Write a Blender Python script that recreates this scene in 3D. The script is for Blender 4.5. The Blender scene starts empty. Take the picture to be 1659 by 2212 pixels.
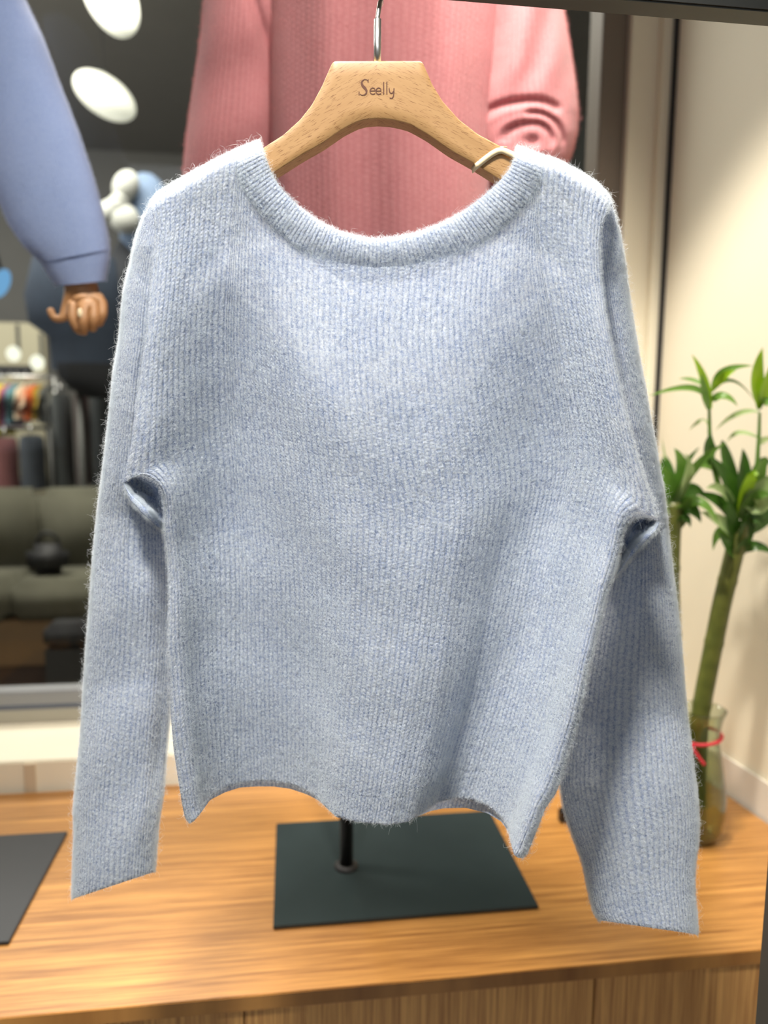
import bpy, bmesh, math, random
import numpy as np
from mathutils import Vector, Matrix

random.seed(7)
rng = np.random.default_rng(11)
S = bpy.context.scene
COL = S.collection

# ------------------------------------------------------------------ camera
W_PX, H_PX, FPX = 1659, 2212, 1600.0
EYE = np.array([0.0, 0.0, 1.35])
YAW, PITCH, ROLL = math.radians(7.35), math.radians(7.16), math.radians(0.46)
FWD = np.array([math.sin(YAW) * math.cos(PITCH), math.cos(YAW) * math.cos(PITCH), -math.sin(PITCH)])
R0 = np.array([math.cos(YAW), -math.sin(YAW), 0.0])
U0 = np.cross(R0, FWD)
RGT = math.cos(ROLL) * R0 + math.sin(ROLL) * U0
UPV = -math.sin(ROLL) * R0 + math.cos(ROLL) * U0
FH = np.array([math.sin(YAW), math.cos(YAW), 0.0])        # the way the hanging sweater faces (away from the eye)
cam = bpy.data.cameras.new('camera')
cam_o = bpy.data.objects.new('camera', cam)
COL.objects.link(cam_o)
cam_o.matrix_world = Matrix(((RGT[0], UPV[0], -FWD[0], EYE[0]), (RGT[1], UPV[1], -FWD[1], EYE[1]),
                             (RGT[2], UPV[2], -FWD[2], EYE[2]), (0, 0, 0, 1)))
cam.sensor_fit = 'VERTICAL'
cam.sensor_height = 36.0
cam.lens = FPX / H_PX * 36.0
cam.clip_start = 0.02
cam.dof.use_dof = True
cam.dof.focus_distance = 0.655
cam.dof.aperture_fstop = 3.3
S.camera = cam_o

# ------------------------------------------------------------------ world, lights, exposure
S.view_settings.view_transform = 'Standard'
S.view_settings.look = 'None'
S.view_settings.gamma = 1.0
S.view_settings.use_curve_mapping = False
S.view_settings.exposure = 0.0
S.cycles.max_bounces = 7
S.cycles.diffuse_bounces = 4
S.cycles.transparent_max_bounces = 12
wd = bpy.data.worlds.new('world')
S.world = wd
wd.use_nodes = True
wd.node_tree.nodes['Background'].inputs[0].default_value = (0.8, 0.86, 1.0, 1)
wd.node_tree.nodes['Background'].inputs[1].default_value = 0.05


def spot(name, loc, aim, power, angle, size, color=(1, 0.9, 0.78), blend=0.6):
    l = bpy.data.lights.new(name, 'SPOT')
    l.energy, l.spot_size, l.spot_blend, l.shadow_soft_size, l.color = power, math.radians(angle), blend, size, color
    o = bpy.data.objects.new(name, l)
    COL.objects.link(o)
    o.location = loc
    o.rotation_euler = (Vector(aim) - Vector(loc)).to_track_quat('-Z', 'Y').to_euler()
    return o


def area(name, loc, aim, power, sx, sy, color=(1, 1, 1)):
    l = bpy.data.lights.new(name, 'AREA')
    l.shape, l.size, l.size_y, l.energy, l.color = 'RECTANGLE', sx, sy, power, color
    o = bpy.data.objects.new(name, l)
    COL.objects.link(o)
    o.location = loc
    o.rotation_euler = (Vector(aim) - Vector(loc)).to_track_quat('-Z', 'Y').to_euler()
    return o


spot('track_spot', (-0.30, 0.0, 2.8), (0.03, 0.66, 1.15), 262, 40, 0.13, (1.0, 0.96, 0.91), 0.5)
area('shop_ceiling_panel', (0.1, -1.6, 2.85), (0.1, 0.3, 1.0), 18, 2.4, 1.2, (0.88, 0.94, 1.0))
spot('track_spot', (-0.15, 1.12, 2.8), (-0.05, 0.68, 1.5), 150, 40, 0.05)
spot('track_spot', (0.45, 1.10, 2.8), (0.22, 0.68, 1.5), 110, 40, 0.05)
spot('track_spot', (-0.62, 1.42, 2.8), (-0.5, 1.55, 0.6), 125, 44, 0.05)
spot('track_spot', (0.15, 0.85, 2.8), (1.0, 1.45, 0.85), 175, 42, 0.05)
spot('track_spot', (0.25, 0.3, 2.8), (0.15, 1.35, 1.75), 112, 56, 0.08)
spot('track_spot', (-0.5, 0.35, 2.8), (-0.6, 1.35, 1.75), 66, 42, 0.08)  # added spot, brightens the blue sweater
area('mall_ceiling_panel', (-1.5, 3.6, 3.6), (-1.5, 3.9, 0), 150, 2.6, 1.0, (1, 0.95, 0.85))

area('mall_fill_uplight', (-3.6, 4.2, 2.3), (-2.2, 4.6, 3.7), 60, 2.0, 0.6, (1, 0.97, 0.9))  # added uplight out of view, brightens the mall ceiling


# ------------------------------------------------------------------ helpers
def rays(p):
    p = np.atleast_2d(np.asarray(p, float))
    return FWD + RGT * ((p[:, 0:1] - W_PX / 2) / FPX) - UPV * ((p[:, 1:2] - H_PX / 2) / FPX)


def hang(p, d):                   # points at horizontal distance d in front of the eye
    r = rays(p)
    t = np.asarray(d, float).reshape(-1, 1) / (r @ FH).reshape(-1, 1)
    return EYE + r * t


def at_y(x, y, Y):
    r = rays([[x, y]])[0]
    return EYE + r * (Y / r[1])


def at_z(x, y, z):
    r = rays([[x, y]])[0]
    return EYE + r * ((z - EYE[2]) / r[2])


def lin(c):
    return tuple(((v / 255) / 12.92 if v / 255 <= 0.04045 else ((v / 255 + 0.055) / 1.055) ** 2.4) for v in c)


def smoothstep(a, b, x):
    t = np.clip((x - a) / (b - a), 0, 1)
    return t * t * (3 - 2 * t)


def resample(pts, n, smooth=0.0, knots=None, dense=1200):
    pts = np.asarray(pts, float)
    seg = np.linalg.norm(np.diff(pts, axis=0), axis=1)
    s = np.concatenate([[0], np.cumsum(seg)])
    s /= s[-1]
    if knots:                                            # {index of point: parameter}
        ks = sorted(knots)
        s = np.interp(s, [s[k] for k in ks], [knots[k] for k in ks])
    t = np.linspace(0, 1, dense)
    q = np.stack([np.interp(t, s, pts[:, k]) for k in range(pts.shape[1])], 1)
    if smooth > 0:
        w = int(smooth * dense)
        x = np.arange(-3 * w, 3 * w + 1)
        k = np.exp(-0.5 * (x / max(w, 1)) ** 2)
        k /= k.sum()
        for c in range(q.shape[1]):
            a = q[:, c]
            pad = np.concatenate([2 * a[0] - a[3 * w:0:-1], a, 2 * a[-1] - a[-2:-3 * w - 2:-1]])
            q[:, c] = np.convolve(pad, k, 'valid')
    tt = np.linspace(0, 1, n)
    return np.stack([np.interp(tt, t, q[:, k]) for k in range(q.shape[1])], 1)


def link(o, parent=None):
    COL.objects.link(o)
    if parent is not None:
        o.parent = parent
    return o


def tag(o, label=None, cat=None, group=None, kind=None):
    if label: o['label'] = label
    if cat: o['category'] = cat
    if group: o['group'] = group
    if kind: o['kind'] = kind
    return o


def thing(name, label, cat, loc=(0, 0, 0), group=None):
    o = bpy.data.objects.new(name, None)
    o.empty_display_size = 0.05
    link(o)
    o.location = loc
    return tag(o, label, cat, group)


def finish(name, me, mat, parent, smooth=True):
    if mat: me.materials.append(mat)
    if smooth:
        me.polygons.foreach_set('use_smooth', np.ones(len(me.polygons), bool))
    o = bpy.data.objects.new(name, me)
    link(o, parent)
    if parent is not None:                               # geometry is written in world space
        l = parent.location.copy()
        p = parent.parent
        while p is not None:
            l += p.location
            p = p.parent
        if l.length > 0:
            me.transform(Matrix.Translation(-l))
    return o


def grid(name, P, mat, parent=None, UV=None, close=False, solid=0.0, flip=False):
    nv, nu = P.shape[:2]
    idx = np.arange(nv * nu).reshape(nv, nu)
    if close:
        a, b = idx[:-1, :], np.roll(idx, -1, 1)[:-1, :]
        d, c = idx[1:, :], np.roll(idx, -1, 1)[1:, :]
    else:
        a, b, c, d = idx[:-1, :-1], idx[:-1, 1:], idx[1:, 1:], idx[1:, :-1]
    f = np.stack([a, b, c, d], -1).reshape(-1, 4)
    if flip: f = f[:, ::-1]
    me = bpy.data.meshes.new(name)
    me.vertices.add(nv * nu)
    me.vertices.foreach_set('co', P.reshape(-1))
    me.loops.add(f.size)
    me.loops.foreach_set('vertex_index', f.reshape(-1).astype(np.int32))
    me.polygons.add(len(f))
    me.polygons.foreach_set('loop_start', np.arange(0, f.size, 4, dtype=np.int32))
    if UV is not None:
        uvl = me.uv_layers.new(name='UVMap')
        uvf = UV.reshape(-1, 2)[f.reshape(-1)]
        if close:                                        # unwrap the seam
            step = UV[0, 1, 0] - UV[0, 0, 0]
            col = (f.reshape(-1) % nu).reshape(-1, 4)
            wrap = ((col == nu - 1).any(1))[:, None] & (col == 0)
            uvf = uvf.reshape(-1, 4, 2)
            uvf[..., 0] = np.where(wrap, UV[0, -1, 0] + step, uvf[..., 0])
        uvl.data.foreach_set('uv', uvf.reshape(-1))
    me.update(calc_edges=True)
    me.validate()
    o = finish(name, me, mat, parent)
    if solid:
        m = o.modifiers.new('thick', 'SOLIDIFY')
        m.thickness, m.offset = solid, -1.0
    return o


class MB:
    def __init__(s): s.bm = bmesh.new()

    def box(s, lo, hi, bev=0.0):
        lo, hi = np.asarray(lo, float), np.asarray(hi, float)
        r = bmesh.ops.create_cube(s.bm, size=1.0, matrix=Matrix.Translation((lo + hi) / 2) @ Matrix.Diagonal((*(hi - lo), 1)))
        if bev:
            e = list({e for v in r['verts'] for e in v.link_edges})
            bmesh.ops.bevel(s.bm, geom=e, offset=bev, segments=2, affect='EDGES')
        return s

    def tube(s, pts, rad, n=12, cap=True):
        pts = [Vector(p) for p in pts]
        rad = [rad] * len(pts) if np.isscalar(rad) else list(rad)
        rings, up = [], None
        for i, p in enumerate(pts):
            d = (pts[min(i + 1, len(pts) - 1)] - pts[max(i - 1, 0)]).normalized()
            if up is None:
                up = d.orthogonal().normalized()
            up = (up - d * up.dot(d)).normalized()
            w = d.cross(up)
            rings.append([s.bm.verts.new(p + (up * math.cos(a) + w * math.sin(a)) * rad[i])
                          for a in [2 * math.pi * k / n for k in range(n)]])
        for A, B in zip(rings, rings[1:]):
            for k in range(n):
                s.bm.faces.new((A[k], A[(k + 1) % n], B[(k + 1) % n], B[k]))
        if cap:
            s.bm.faces.new(rings[0][::-1])
            s.bm.faces.new(rings[-1])
        return s

    def ball(s, c, r, rot=None, seg=20):
        m = Matrix.Translation(c) @ (rot.to_4x4() if rot else Matrix()) @ Matrix.Diagonal((*r, 1))
        bmesh.ops.create_uvsphere(s.bm, u_segments=seg, v_segments=seg // 2 + 2, radius=1, matrix=m)
        return s

    def lathe(s, c, prof, n=32):
        c = Vector(c)
        rings = [[s.bm.verts.new(c + Vector((r * math.cos(a), r * math.sin(a), z)))
                  for a in [2 * math.pi * k / n for k in range(n)]] for r, z in prof]
        for A, B in zip(rings, rings[1:]):
            for k in range(n):
                s.bm.faces.new((A[k], A[(k + 1) % n], B[(k + 1) % n], B[k]))
        if prof[0][0] > 0: s.bm.faces.new(rings[0][::-1])
        return s

    def build(s, name, mat, parent=None, smooth=False):
        bmesh.ops.recalc_face_normals(s.bm, faces=s.bm.faces)
        me = bpy.data.meshes.new(name)
        s.bm.to_mesh(me)
        s.bm.free()
        return finish(name, me, mat, parent, smooth)


# ------------------------------------------------------------------ materials
class N:
    def __init__(s, name):
        s.m = bpy.data.materials.new(name)
        s.m.use_nodes = True
        s.t = s.m.node_tree
        s.t.nodes.clear()
        s.out = s.t.nodes.new('ShaderNodeOutputMaterial')

    def n(s, typ, ins=None, **kw):
        nd = s.t.nodes.new('ShaderNode' + typ)
        for k, v in kw.items(): setattr(nd, k, v)
        for k, v in (ins or {}).items():
            sk = nd.inputs[k]
            if isinstance(v, bpy.types.NodeSocket): s.t.links.new(v, sk)
            elif isinstance(v, bpy.types.Node): s.t.links.new(v.outputs[0], sk)
            else: sk.default_value = (*v, 1) if isinstance(v, tuple) and len(v) == 3 and sk.type == 'RGBA' else v
        return nd

    def math(s, op, a, b=0.0, clamp=False):
        return s.n('Math', {0: a, 1: b}, operation=op, use_clamp=clamp).outputs[0]

    def mix(s, f, a, b):
        nd = s.n('Mix', data_type='RGBA')
        for k, v in ((0, f), (6, a), (7, b)):
            sk = nd.inputs[k]
            if isinstance(v, bpy.types.NodeSocket): s.t.links.new(v, sk)
            else: sk.default_value = (*v, 1) if isinstance(v, tuple) else v
        return nd.outputs[2]

    def done(s, sh):
        s.t.links.new(sh.outputs[0], s.out.inputs[0])
        return s.m


def plain(name, col, rough=0.5, metal=0.0, spec=0.5, var=0.06, scale=8.0, bump=0.0, coat=0.0):
    k = N(name)
    tc = k.n('TexCoord')
    nz = k.n('TexNoise', {'Vector': tc.outputs['Object'], 'Scale': scale, 'Detail': 4.0})
    c = lin(col)
    colr = k.mix(nz.outputs[0], tuple(v * (1 - var) for v in c), tuple(min(1, v * (1 + var)) for v in c))
    ins = {'Base Color': colr, 'Roughness': rough, 'Metallic': metal, 'Specular IOR Level': spec, 'Coat Weight': coat}
    if bump:
        ins['Normal'] = k.n('Bump', {'Height': nz.outputs[0], 'Strength': bump, 'Distance': 0.002}).outputs[0]
    return k.done(k.n('BsdfPrincipled', ins))


def knit(name, dark, light, trans=0.3, bump=0.7, contrast=1.0, rib_shade=0.4, melange=1.0, dist=0.0012):
    k = N(name)
    uv = k.n('UVMap')
    sp = k.n('SeparateXYZ', {0: uv.outputs[0]})
    tc = k.n('TexCoord')
    wob = k.n('TexNoise', {'Vector': tc.outputs['Object'], 'Scale': 90.0, 'Detail': 2.0})
    u = k.math('ADD', sp.outputs[0], k.math('MULTIPLY', k.math('SUBTRACT', wob.outputs[0], 0.5), 0.4))
    tri = k.math('MULTIPLY', k.math('PINGPONG', u, 0.5), 2.0)
    ridge = k.math('SMOOTH_MIN', k.math('MULTIPLY', tri, 1.5), 1.0)
    ph = k.math('MULTIPLY', k.math('FLOOR', u), math.pi)
    st = k.math('SINE', k.math('ADD', k.math('MULTIPLY', sp.outputs[1], 2 * math.pi), ph))
    st = k.math('ADD', k.math('MULTIPLY', st, 0.5), 0.5)
    n1 = k.n('TexNoise', {'Vector': tc.outputs['Object'], 'Scale': 700.0, 'Detail': 3.0, 'Roughness': 0.65})
    n2 = k.n('TexNoise', {'Vector': tc.outputs['Object'], 'Scale': 240.0, 'Detail': 2.0})
    n3 = k.n('TexNoise', {'Vector': tc.outputs['Object'], 'Scale': 28.0, 'Detail': 2.0})
    h = k.math('ADD', k.math('MULTIPLY', ridge, 0.6), k.math('MULTIPLY', k.math('MULTIPLY', st, ridge), 0.35))
    h = k.math('ADD', h, k.math('MULTIPLY', n1.outputs[0], 0.55))
    m = k.math('ADD', k.math('MULTIPLY', k.math('SUBTRACT', n1.outputs[0], 0.5), 2.2 * melange),
               k.math('MULTIPLY', k.math('SUBTRACT', n2.outputs[0], 0.5), 1.3 * melange))
    m = k.math('ADD', m, k.math('MULTIPLY', k.math('SUBTRACT', n3.outputs[0], 0.5), 0.5 * melange))
    m = k.math('ADD', m, k.math('MULTIPLY', k.math('SUBTRACT', k.math('ADD', ridge, k.math('MULTIPLY', st, 0.4)), 0.8), rib_shade))  # ridges lightened and grooves darkened in colour, standing in for occlusion
    m = k.math('ADD', k.math('MULTIPLY', m, contrast), 0.5, clamp=True)
    c = k.mix(m, lin(dark), lin(light))
    b = k.n('Bump', {'Height': h, 'Strength': bump, 'Distance': dist})
    d = k.n('BsdfPrincipled', {'Base Color': c, 'Roughness': 1.0, 'Specular IOR Level': 0.05, 'Sheen Weight': 0.25,
                               'Sheen Roughness': 0.5, 'Normal': b.outputs[0]})
    t = k.n('BsdfTranslucent', {'Color': c, 'Normal': b.outputs[0]})
    return k.done(k.n('MixShader', {0: trans, 1: d, 2: t}))


def fibre(name, col, trans=0.4):
    k = N(name)
    hi = k.n('HairInfo')
    c = k.mix(hi.outputs['Random'], tuple(v * 0.86 for v in lin(col)), tuple(min(1, v * 1.1) for v in lin(col)))
    d = k.n('BsdfDiffuse', {'Color': c})
    t = k.n('BsdfTranslucent', {'Color': c})
    return k.done(k.n('MixShader', {0: trans, 1: d, 2: t}))


def strip_wood(name, dark, light, axis, rough=0.35, seam=0.006, coat=0.15):
    """laminated bamboo: narrow strips along one axis; axis 0 = along x, 2 = along z"""
    k = N(name)
    tc = k.n('TexCoord')
    sp = k.n('SeparateXYZ', {0: tc.outputs['Object']})
    across = sp.outputs[1] if axis == 0 else sp.outputs[0]
    along = sp.outputs[0] if axis == 0 else sp.outputs[2]
    cell = k.math('FLOOR', k.math('DIVIDE', across, seam))
    v = k.n('CombineXYZ', {0: cell, 1: k.math('MULTIPLY', along, 1.7), 2: 0.0})
    w1 = k.n('TexNoise', {'Vector': v.outputs[0], 'Scale': 0.9, 'Detail': 1.0})
    v2 = k.n('CombineXYZ', {0: k.math('MULTIPLY', across, 420.0), 1: k.math('MULTIPLY', along, 7.0), 2: 0.0})
    w2 = k.n('TexNoise', {'Vector': v2.outputs[0], 'Scale': 1.0, 'Detail': 4.0, 'Roughness': 0.6})
    m = k.math('ADD', k.math('MULTIPLY', k.math('SUBTRACT', w1.outputs[0], 0.5), 1.5),
               k.math('MULTIPLY', k.math('SUBTRACT', w2.outputs[0], 0.5), 2.4))
    m = k.math('ADD', m, 0.5, clamp=True)
    c = k.mix(m, lin(dark), lin(light))
    b = k.n('Bump', {'Height': w2.outputs[0], 'Strength': 0.12, 'Distance': 0.0008})
    return k.done(k.n('BsdfPrincipled', {'Base Color': c, 'Roughness': rough, 'Coat Weight': coat, 'Coat Roughness': 0.3,
                                         'Normal': b.outputs[0]}))


def beech(name, ang):
    k = N(name)
    uv = k.n('UVMap')
    mp = k.n('Mapping', {'Vector': uv.outputs[0], 'Rotation': (0, 0, math.radians(ang))})
    m1 = k.n('Mapping', {'Vector': mp.outputs[0], 'Scale': (120.0, 2100.0, 1.0)})
    f = k.n('TexNoise', {'Vector': m1.outputs[0], 'Scale': 1.0, 'Detail': 1.0, 'Roughness': 0.4})
    fl = k.n('MapRange', {'Value': f.outputs[0], 'From Min': 0.62, 'From Max': 0.68})
    m2 = k.n('Mapping', {'Vector': mp.outputs[0], 'Scale': (12.0, 130.0, 1.0)})
    g = k.n('TexNoise', {'Vector': m2.outputs[0], 'Scale': 1.0, 'Detail': 3.0})
    base = k.mix(g.outputs[0], lin((164, 124, 78)), lin((188, 150, 102)))
    c = k.mix(fl.outputs[0], base, lin((118, 76, 40)))
    return k.done(k.n('BsdfPrincipled', {'Base Color': c, 'Roughness': 0.42, 'Specular IOR Level': 0.4}))


def glass(name, tint=(1, 1, 1), refl=1.0, edge=1.0):
    k = N(name)
    lw = k.n('LayerWeight', {'Blend': 0.5})
    f = k.math('ADD', k.math('MULTIPLY', k.math('POWER', lw.outputs['Facing'], 4.0), 0.6 * refl), 0.04 * refl)
    ed = k.mix(k.math('POWER', lw.outputs['Facing'], 2.5), tint, tuple(v * edge for v in tint))
    t = k.n('BsdfTransparent', {'Color': ed})
    g = k.n('BsdfGlossy', {'Color': (1, 1, 1), 'Roughness': 0.03})
    return k.done(k.n('MixShader', {0: f, 1: t, 2: g}))


def glow(name, col, power):
    k = N(name)
    return k.done(k.n('Emission', {'Color': lin(col), 'Strength': power}))


M = {}
M['knit'] = knit('ice_blue_knit', (146, 163, 197), (231, 236, 242), 0.30)
M['knit_in'] = knit('ice_blue_knit_wrong_side', (150, 168, 204), (222, 230, 241), 0.30, bump=0.4)
M['knit_deep'] = knit('ice_blue_knit_double', (140, 160, 200), (228, 235, 244), 0.02)
M['fuzz'] = fibre('ice_blue_fibre', (238, 244, 252))
M['pink'] = knit('rose_knit', (180, 112, 119), (208, 148, 151), 0.2, bump=0.4, melange=0.5, rib_shade=0.25, dist=0.002)
M['pink_fuzz'] = fibre('rose_fibre', (226, 158, 160))
M['blue'] = knit('cornflower_knit', (126, 148, 194), (156, 174, 212), 0.2, bump=0.3, melange=0.5, rib_shade=0.2, dist=0.001)
M['blue_fuzz'] = fibre('cornflower_fibre', (190, 202, 228))
M['chrome'] = plain('bright_steel', (225, 225, 222), 0.34, 1.0, var=0.02)
M['print'] = plain('burnt_brown_print', (92, 50, 26), 0.7, var=0.15, scale=300)
M['rubber'] = plain('amber_rubber', (246, 222, 180), 0.45, var=0.05)
M['rail'] = plain('charcoal_coated_steel', (70, 71, 68), 0.45, 0.2, var=0.05)
M['plate'] = plain('glare_lifted_black_steel', (50, 60, 61), 0.13, 0.0, spec=0.6, var=0.08, scale=20)  # black steel lifted to grey green, standing in for glare haze
M['top'] = strip_wood('bamboo_top', (134, 86, 38), (206, 150, 80), 0)
M['front'] = strip_wood('bamboo_front', (166, 114, 60), (230, 178, 108), 2, seam=0.0045, rough=0.45)
M['cream'] = plain('cream_paint', (230, 224, 202), 0.6, var=0.02)
M['ledge'] = plain('ivory_laminate', (240, 234, 214), 0.5, var=0.02)
M['taupe'] = plain('taupe_frame', (112, 102, 90), 0.5, var=0.04)
M['greyframe'] = plain('grey_anodised_frame', (150, 152, 156), 0.4, 0.3, var=0.04)
M['seal'] = plain('black_rubber_seal', (34, 34, 36), 0.6)
M['glass'] = glass('shop_window_glass', (0.97, 0.98, 0.97), 0.35)
M['vase'] = glass('vase_glass', (0.86, 0.90, 0.82), 1.4, 0.35)
M['water'] = glass('vase_water', (0.88, 0.90, 0.76), 0.5, 0.6)
M['handwood'] = plain('mannequin_maple', (166, 124, 84), 0.5, var=0.12, scale=40)
M['pin'] = plain('pale_bead_wood', (240, 226, 190), 0.4)
M['white'] = plain('greyed_room_paint', (150, 149, 146), 0.8, var=0.02)  # room paint greyed to cut bounced light
M['tile'] = plain('grey_floor_tile', (150, 146, 138), 0.3, var=0.08)


# ------------------------------------------------------------------ large structure
TZ = 0.56                                               # height of the display counter
Y_FRONT = at_z(830, 2125, TZ)[1]
Y_BACK = 0.5 * (at_z(0, 1713, TZ)[1] + at_z(380, 1697, TZ)[1])
Y_WIN = Y_BACK + 0.24
corner = at_z(1446, 1628, TZ)
wA, wB = at_z(1659, 1770, TZ), at_z(1552, 1695, TZ)
wdir = (wA - wB) / np.linalg.norm(wA - wB)              # right wall runs towards the eye
corner = wB + wdir * ((Y_BACK + 0.16 - wB[1]) / wdir[1])
CEIL = 2.95
far_end = corner + wdir * 4.6
nrm = np.array([-wdir[1], wdir[0], 0.0])
nrm = nrm if nrm[0] > 0 else -nrm


def wall_slab(name, a, b, z0, z1, th, mat, parent=None, n=None):
    n = nrm if n is None else n
    bm = bmesh.new()
    q = [a, b, b + n * th, a + n * th]
    lo = [bm.verts.new((p[0], p[1], z0)) for p in q]
    hi = [bm.verts.new((p[0], p[1], z1)) for p in q]
    bm.faces.new(lo); bm.faces.new(hi)
    for i in range(4):
        bm.faces.new((lo[i], lo[(i + 1) % 4], hi[(i + 1) % 4], hi[i]))
    s = MB(); s.bm.free(); s.bm = bm
    return s.build(name, mat, parent)


XL, YR = -2.6, -2.6
XR = 2.4
tag(MB().box((XL - 0.1, YR - 0.1, -0.1), (XR, 8.2, 0)).build('floor', M['tile']), kind='structure')
tag(MB().box((XL - 0.1, YR - 0.1, CEIL), (XR, Y_WIN + 0.1, CEIL + 0.1)).build('ceiling', M['white']), kind='structure')
tag(MB().box((XL - 0.1, YR, 0), (XL, Y_WIN, CEIL)).build('wall_left', M['white']), kind='structure')
tag(MB().box((XL - 0.1, YR - 0.1, 0), (XR, YR, CEIL)).build('wall_front', M['white']), kind='structure')
tag(wall_slab('wall_right', corner, far_end, 0, CEIL, 0.08, M['cream']), kind='structure')
b0, b1 = corner - nrm * 0.006, far_end - nrm * 0.006
tag(wall_slab('baseboard_right', b0, b1, 0, TZ + 0.075, 0.006, plain('pale_skirting', (222, 216, 204), 0.5)), kind='structure')
# back wall right of the window: two flat panels and a black seal at the corner
xj1 = at_y(1318, 700, Y_WIN)[0]
xs = at_y(1405, 700, corner[1])[0]
tag(MB().box((xj1, Y_WIN - 0.05, 0), (xs, Y_WIN + 0.06, CEIL)).build('wall_back', M['cream']), kind='structure')
tag(MB().box((xs, corner[1] + 0.008, 0), (corner[0] + 0.06, Y_WIN + 0.06, CEIL)).build('wall_back', M['cream']), kind='structure')
tag(MB().box((corner[0] - 0.007, corner[1] - 0.006, 0), (corner[0] + 0.008, corner[1] + 0.012, CEIL), 0.001).build('trim_1', M['seal']), kind='structure')
# ledge under the window
zl = at_y(150, 1640, Y_BACK + 0.012)[2]
ledge = tag(MB().box((XL, Y_BACK + 0.012, 0), (xj1 + 0.3, Y_WIN - 0.02, zl), 0.003).build('trim_2', M['ledge']), kind='structure')
xg = at_y(62, 1680, Y_BACK)[0]
MB().box((xg - 0.011, Y_BACK + 0.006, 0.3), (xg + 0.011, Y_BACK + 0.0125, zl - 0.004)).build('panel_joint', plain('tan_joint_strip', (208, 192, 166), 0.6), ledge)
# window: bottom rail in two steps, right jamb, head, pane
win = tag(MB().box((XL, Y_WIN - 0.02, zl - 0.02), (xj1, Y_WIN + 0.05, at_y(150, 1524, Y_WIN)[2]), 0.003).build('window_1', plain('putty_frame', (172, 168, 154), 0.5)), kind='structure')
zr0, zr1 = at_y(150, 1524, Y_WIN)[2], at_y(150, 1488, Y_WIN)[2]
MB().box((XL, Y_WIN - 0.012, zr0), (xj1, Y_WIN + 0.04, zr1), 0.003).build('bottom_rail', M['greyframe'], win)
MB().box((XL, Y_WIN - 0.0135, zr0), (xj1, Y_WIN, zr0 + 0.010)).build('gasket', plain('slate_gasket', (92, 100, 116), 0.5), win)
xj0 = at_y(1284, 250, Y_WIN)[0]
MB().box((xj0, Y_WIN - 0.03, zr0), (xj1, Y_WIN + 0.05, CEIL), 0.003).build('jamb', M['taupe'], win)
MB().box((XL, Y_WIN - 0.02, CEIL - 0.1), (xj0, Y_WIN + 0.05, CEIL), 0.003).build('head', M['taupe'], win)
MB().box((XL, Y_WIN + 0.01, zr1 - 0.01), (xj0 + 0.01, Y_WIN + 0.018, CEIL - 0.09)).build('pane', M['glass'], win)
# mall outside: dark ceiling and far wall
YF = 7.2
tag(MB().box((-7, Y_WIN + 0.1, 3.7), (XR, 8.2, 3.8)).build('ceiling_outside', plain('mall_ceiling', (112, 110, 106), 0.9)), kind='structure')
tag(MB().box((-7, YF, 0), (XR, YF + 0.1, 3.7)).build('wall_outside', plain('mall_fascia', (118, 117, 113), 0.8, var=0.2, scale=1.2)), kind='structure')
tag(MB().box((-7.1, Y_WIN + 0.1, 0), (-7, 8.2, 3.7)).build('wall_outside_left', plain('mall_side', (74, 74, 72), 0.8)), kind='structure')
tag(MB().box((XR - 0.1, Y_WIN + 0.1, 0), (XR, 8.2, 3.7)).build('wall_outside_right', plain('mall_side_grey', (84, 88, 86), 0.8, var=0.3, scale=4)), kind='structure')

# ------------------------------------------------------------------ bamboo display counter
XC0, XC1 = -1.9, corner[0] + 0.02
ctr = thing('display_counter', 'low bamboo display counter with a thick top carrying black stand bases', 'counter', (0, 1.3, 0))
et = 0.0235
a = wB + wdir * ((wB[1] - Y_FRONT) / -wdir[1])
xr = a[0] - 0.012
xrb = corner[0] - 0.012
bm = bmesh.new()
q = [(XC0, Y_FRONT), (xr, Y_FRONT), (xrb + (xr - xrb) * (corner[1] - Y_BACK) / (corner[1] - Y_FRONT), Y_BACK), (XC0, Y_BACK)]
lo = [bm.verts.new((x, y, TZ - et)) for x, y in q]
hi = [bm.verts.new((x, y, TZ)) for x, y in q]
bm.faces.new(lo); bm.faces.new(hi)
for i in range(4): bm.faces.new((lo[i], lo[(i + 1) % 4], hi[(i + 1) % 4], hi[i]))
bmesh.ops.bevel(bm, geom=list(bm.edges), offset=0.0012, segments=2, affect='EDGES')
s = MB(); s.bm.free(); s.bm = bm
s.build('countertop', M['top'], ctr)
MB().box((XC0 + 0.02, Y_FRONT + 0.03, 0.0), (q[2][0] - 0.03, Y_BACK - 0.01, TZ - et)).build('carcass', M['front'], ctr)
xd = [at_y(526, 2203, Y_FRONT)[0], at_y(1287, 2150, Y_FRONT)[0]]
wdoor = xd[1] - xd[0]
edges = [xd[0] - 2 * wdoor, xd[0] - wdoor, xd[0], xd[1], xd[1] + wdoor]
for i in range(4):
    MB().box((edges[i] + 0.001, Y_FRONT + 0.006, 0.04), (min(edges[i + 1], xr - 0.004) - 0.001, Y_FRONT + 0.029, TZ - et - 0.0015), 0.001).build('door_panel', M['front'], ctr)

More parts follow.
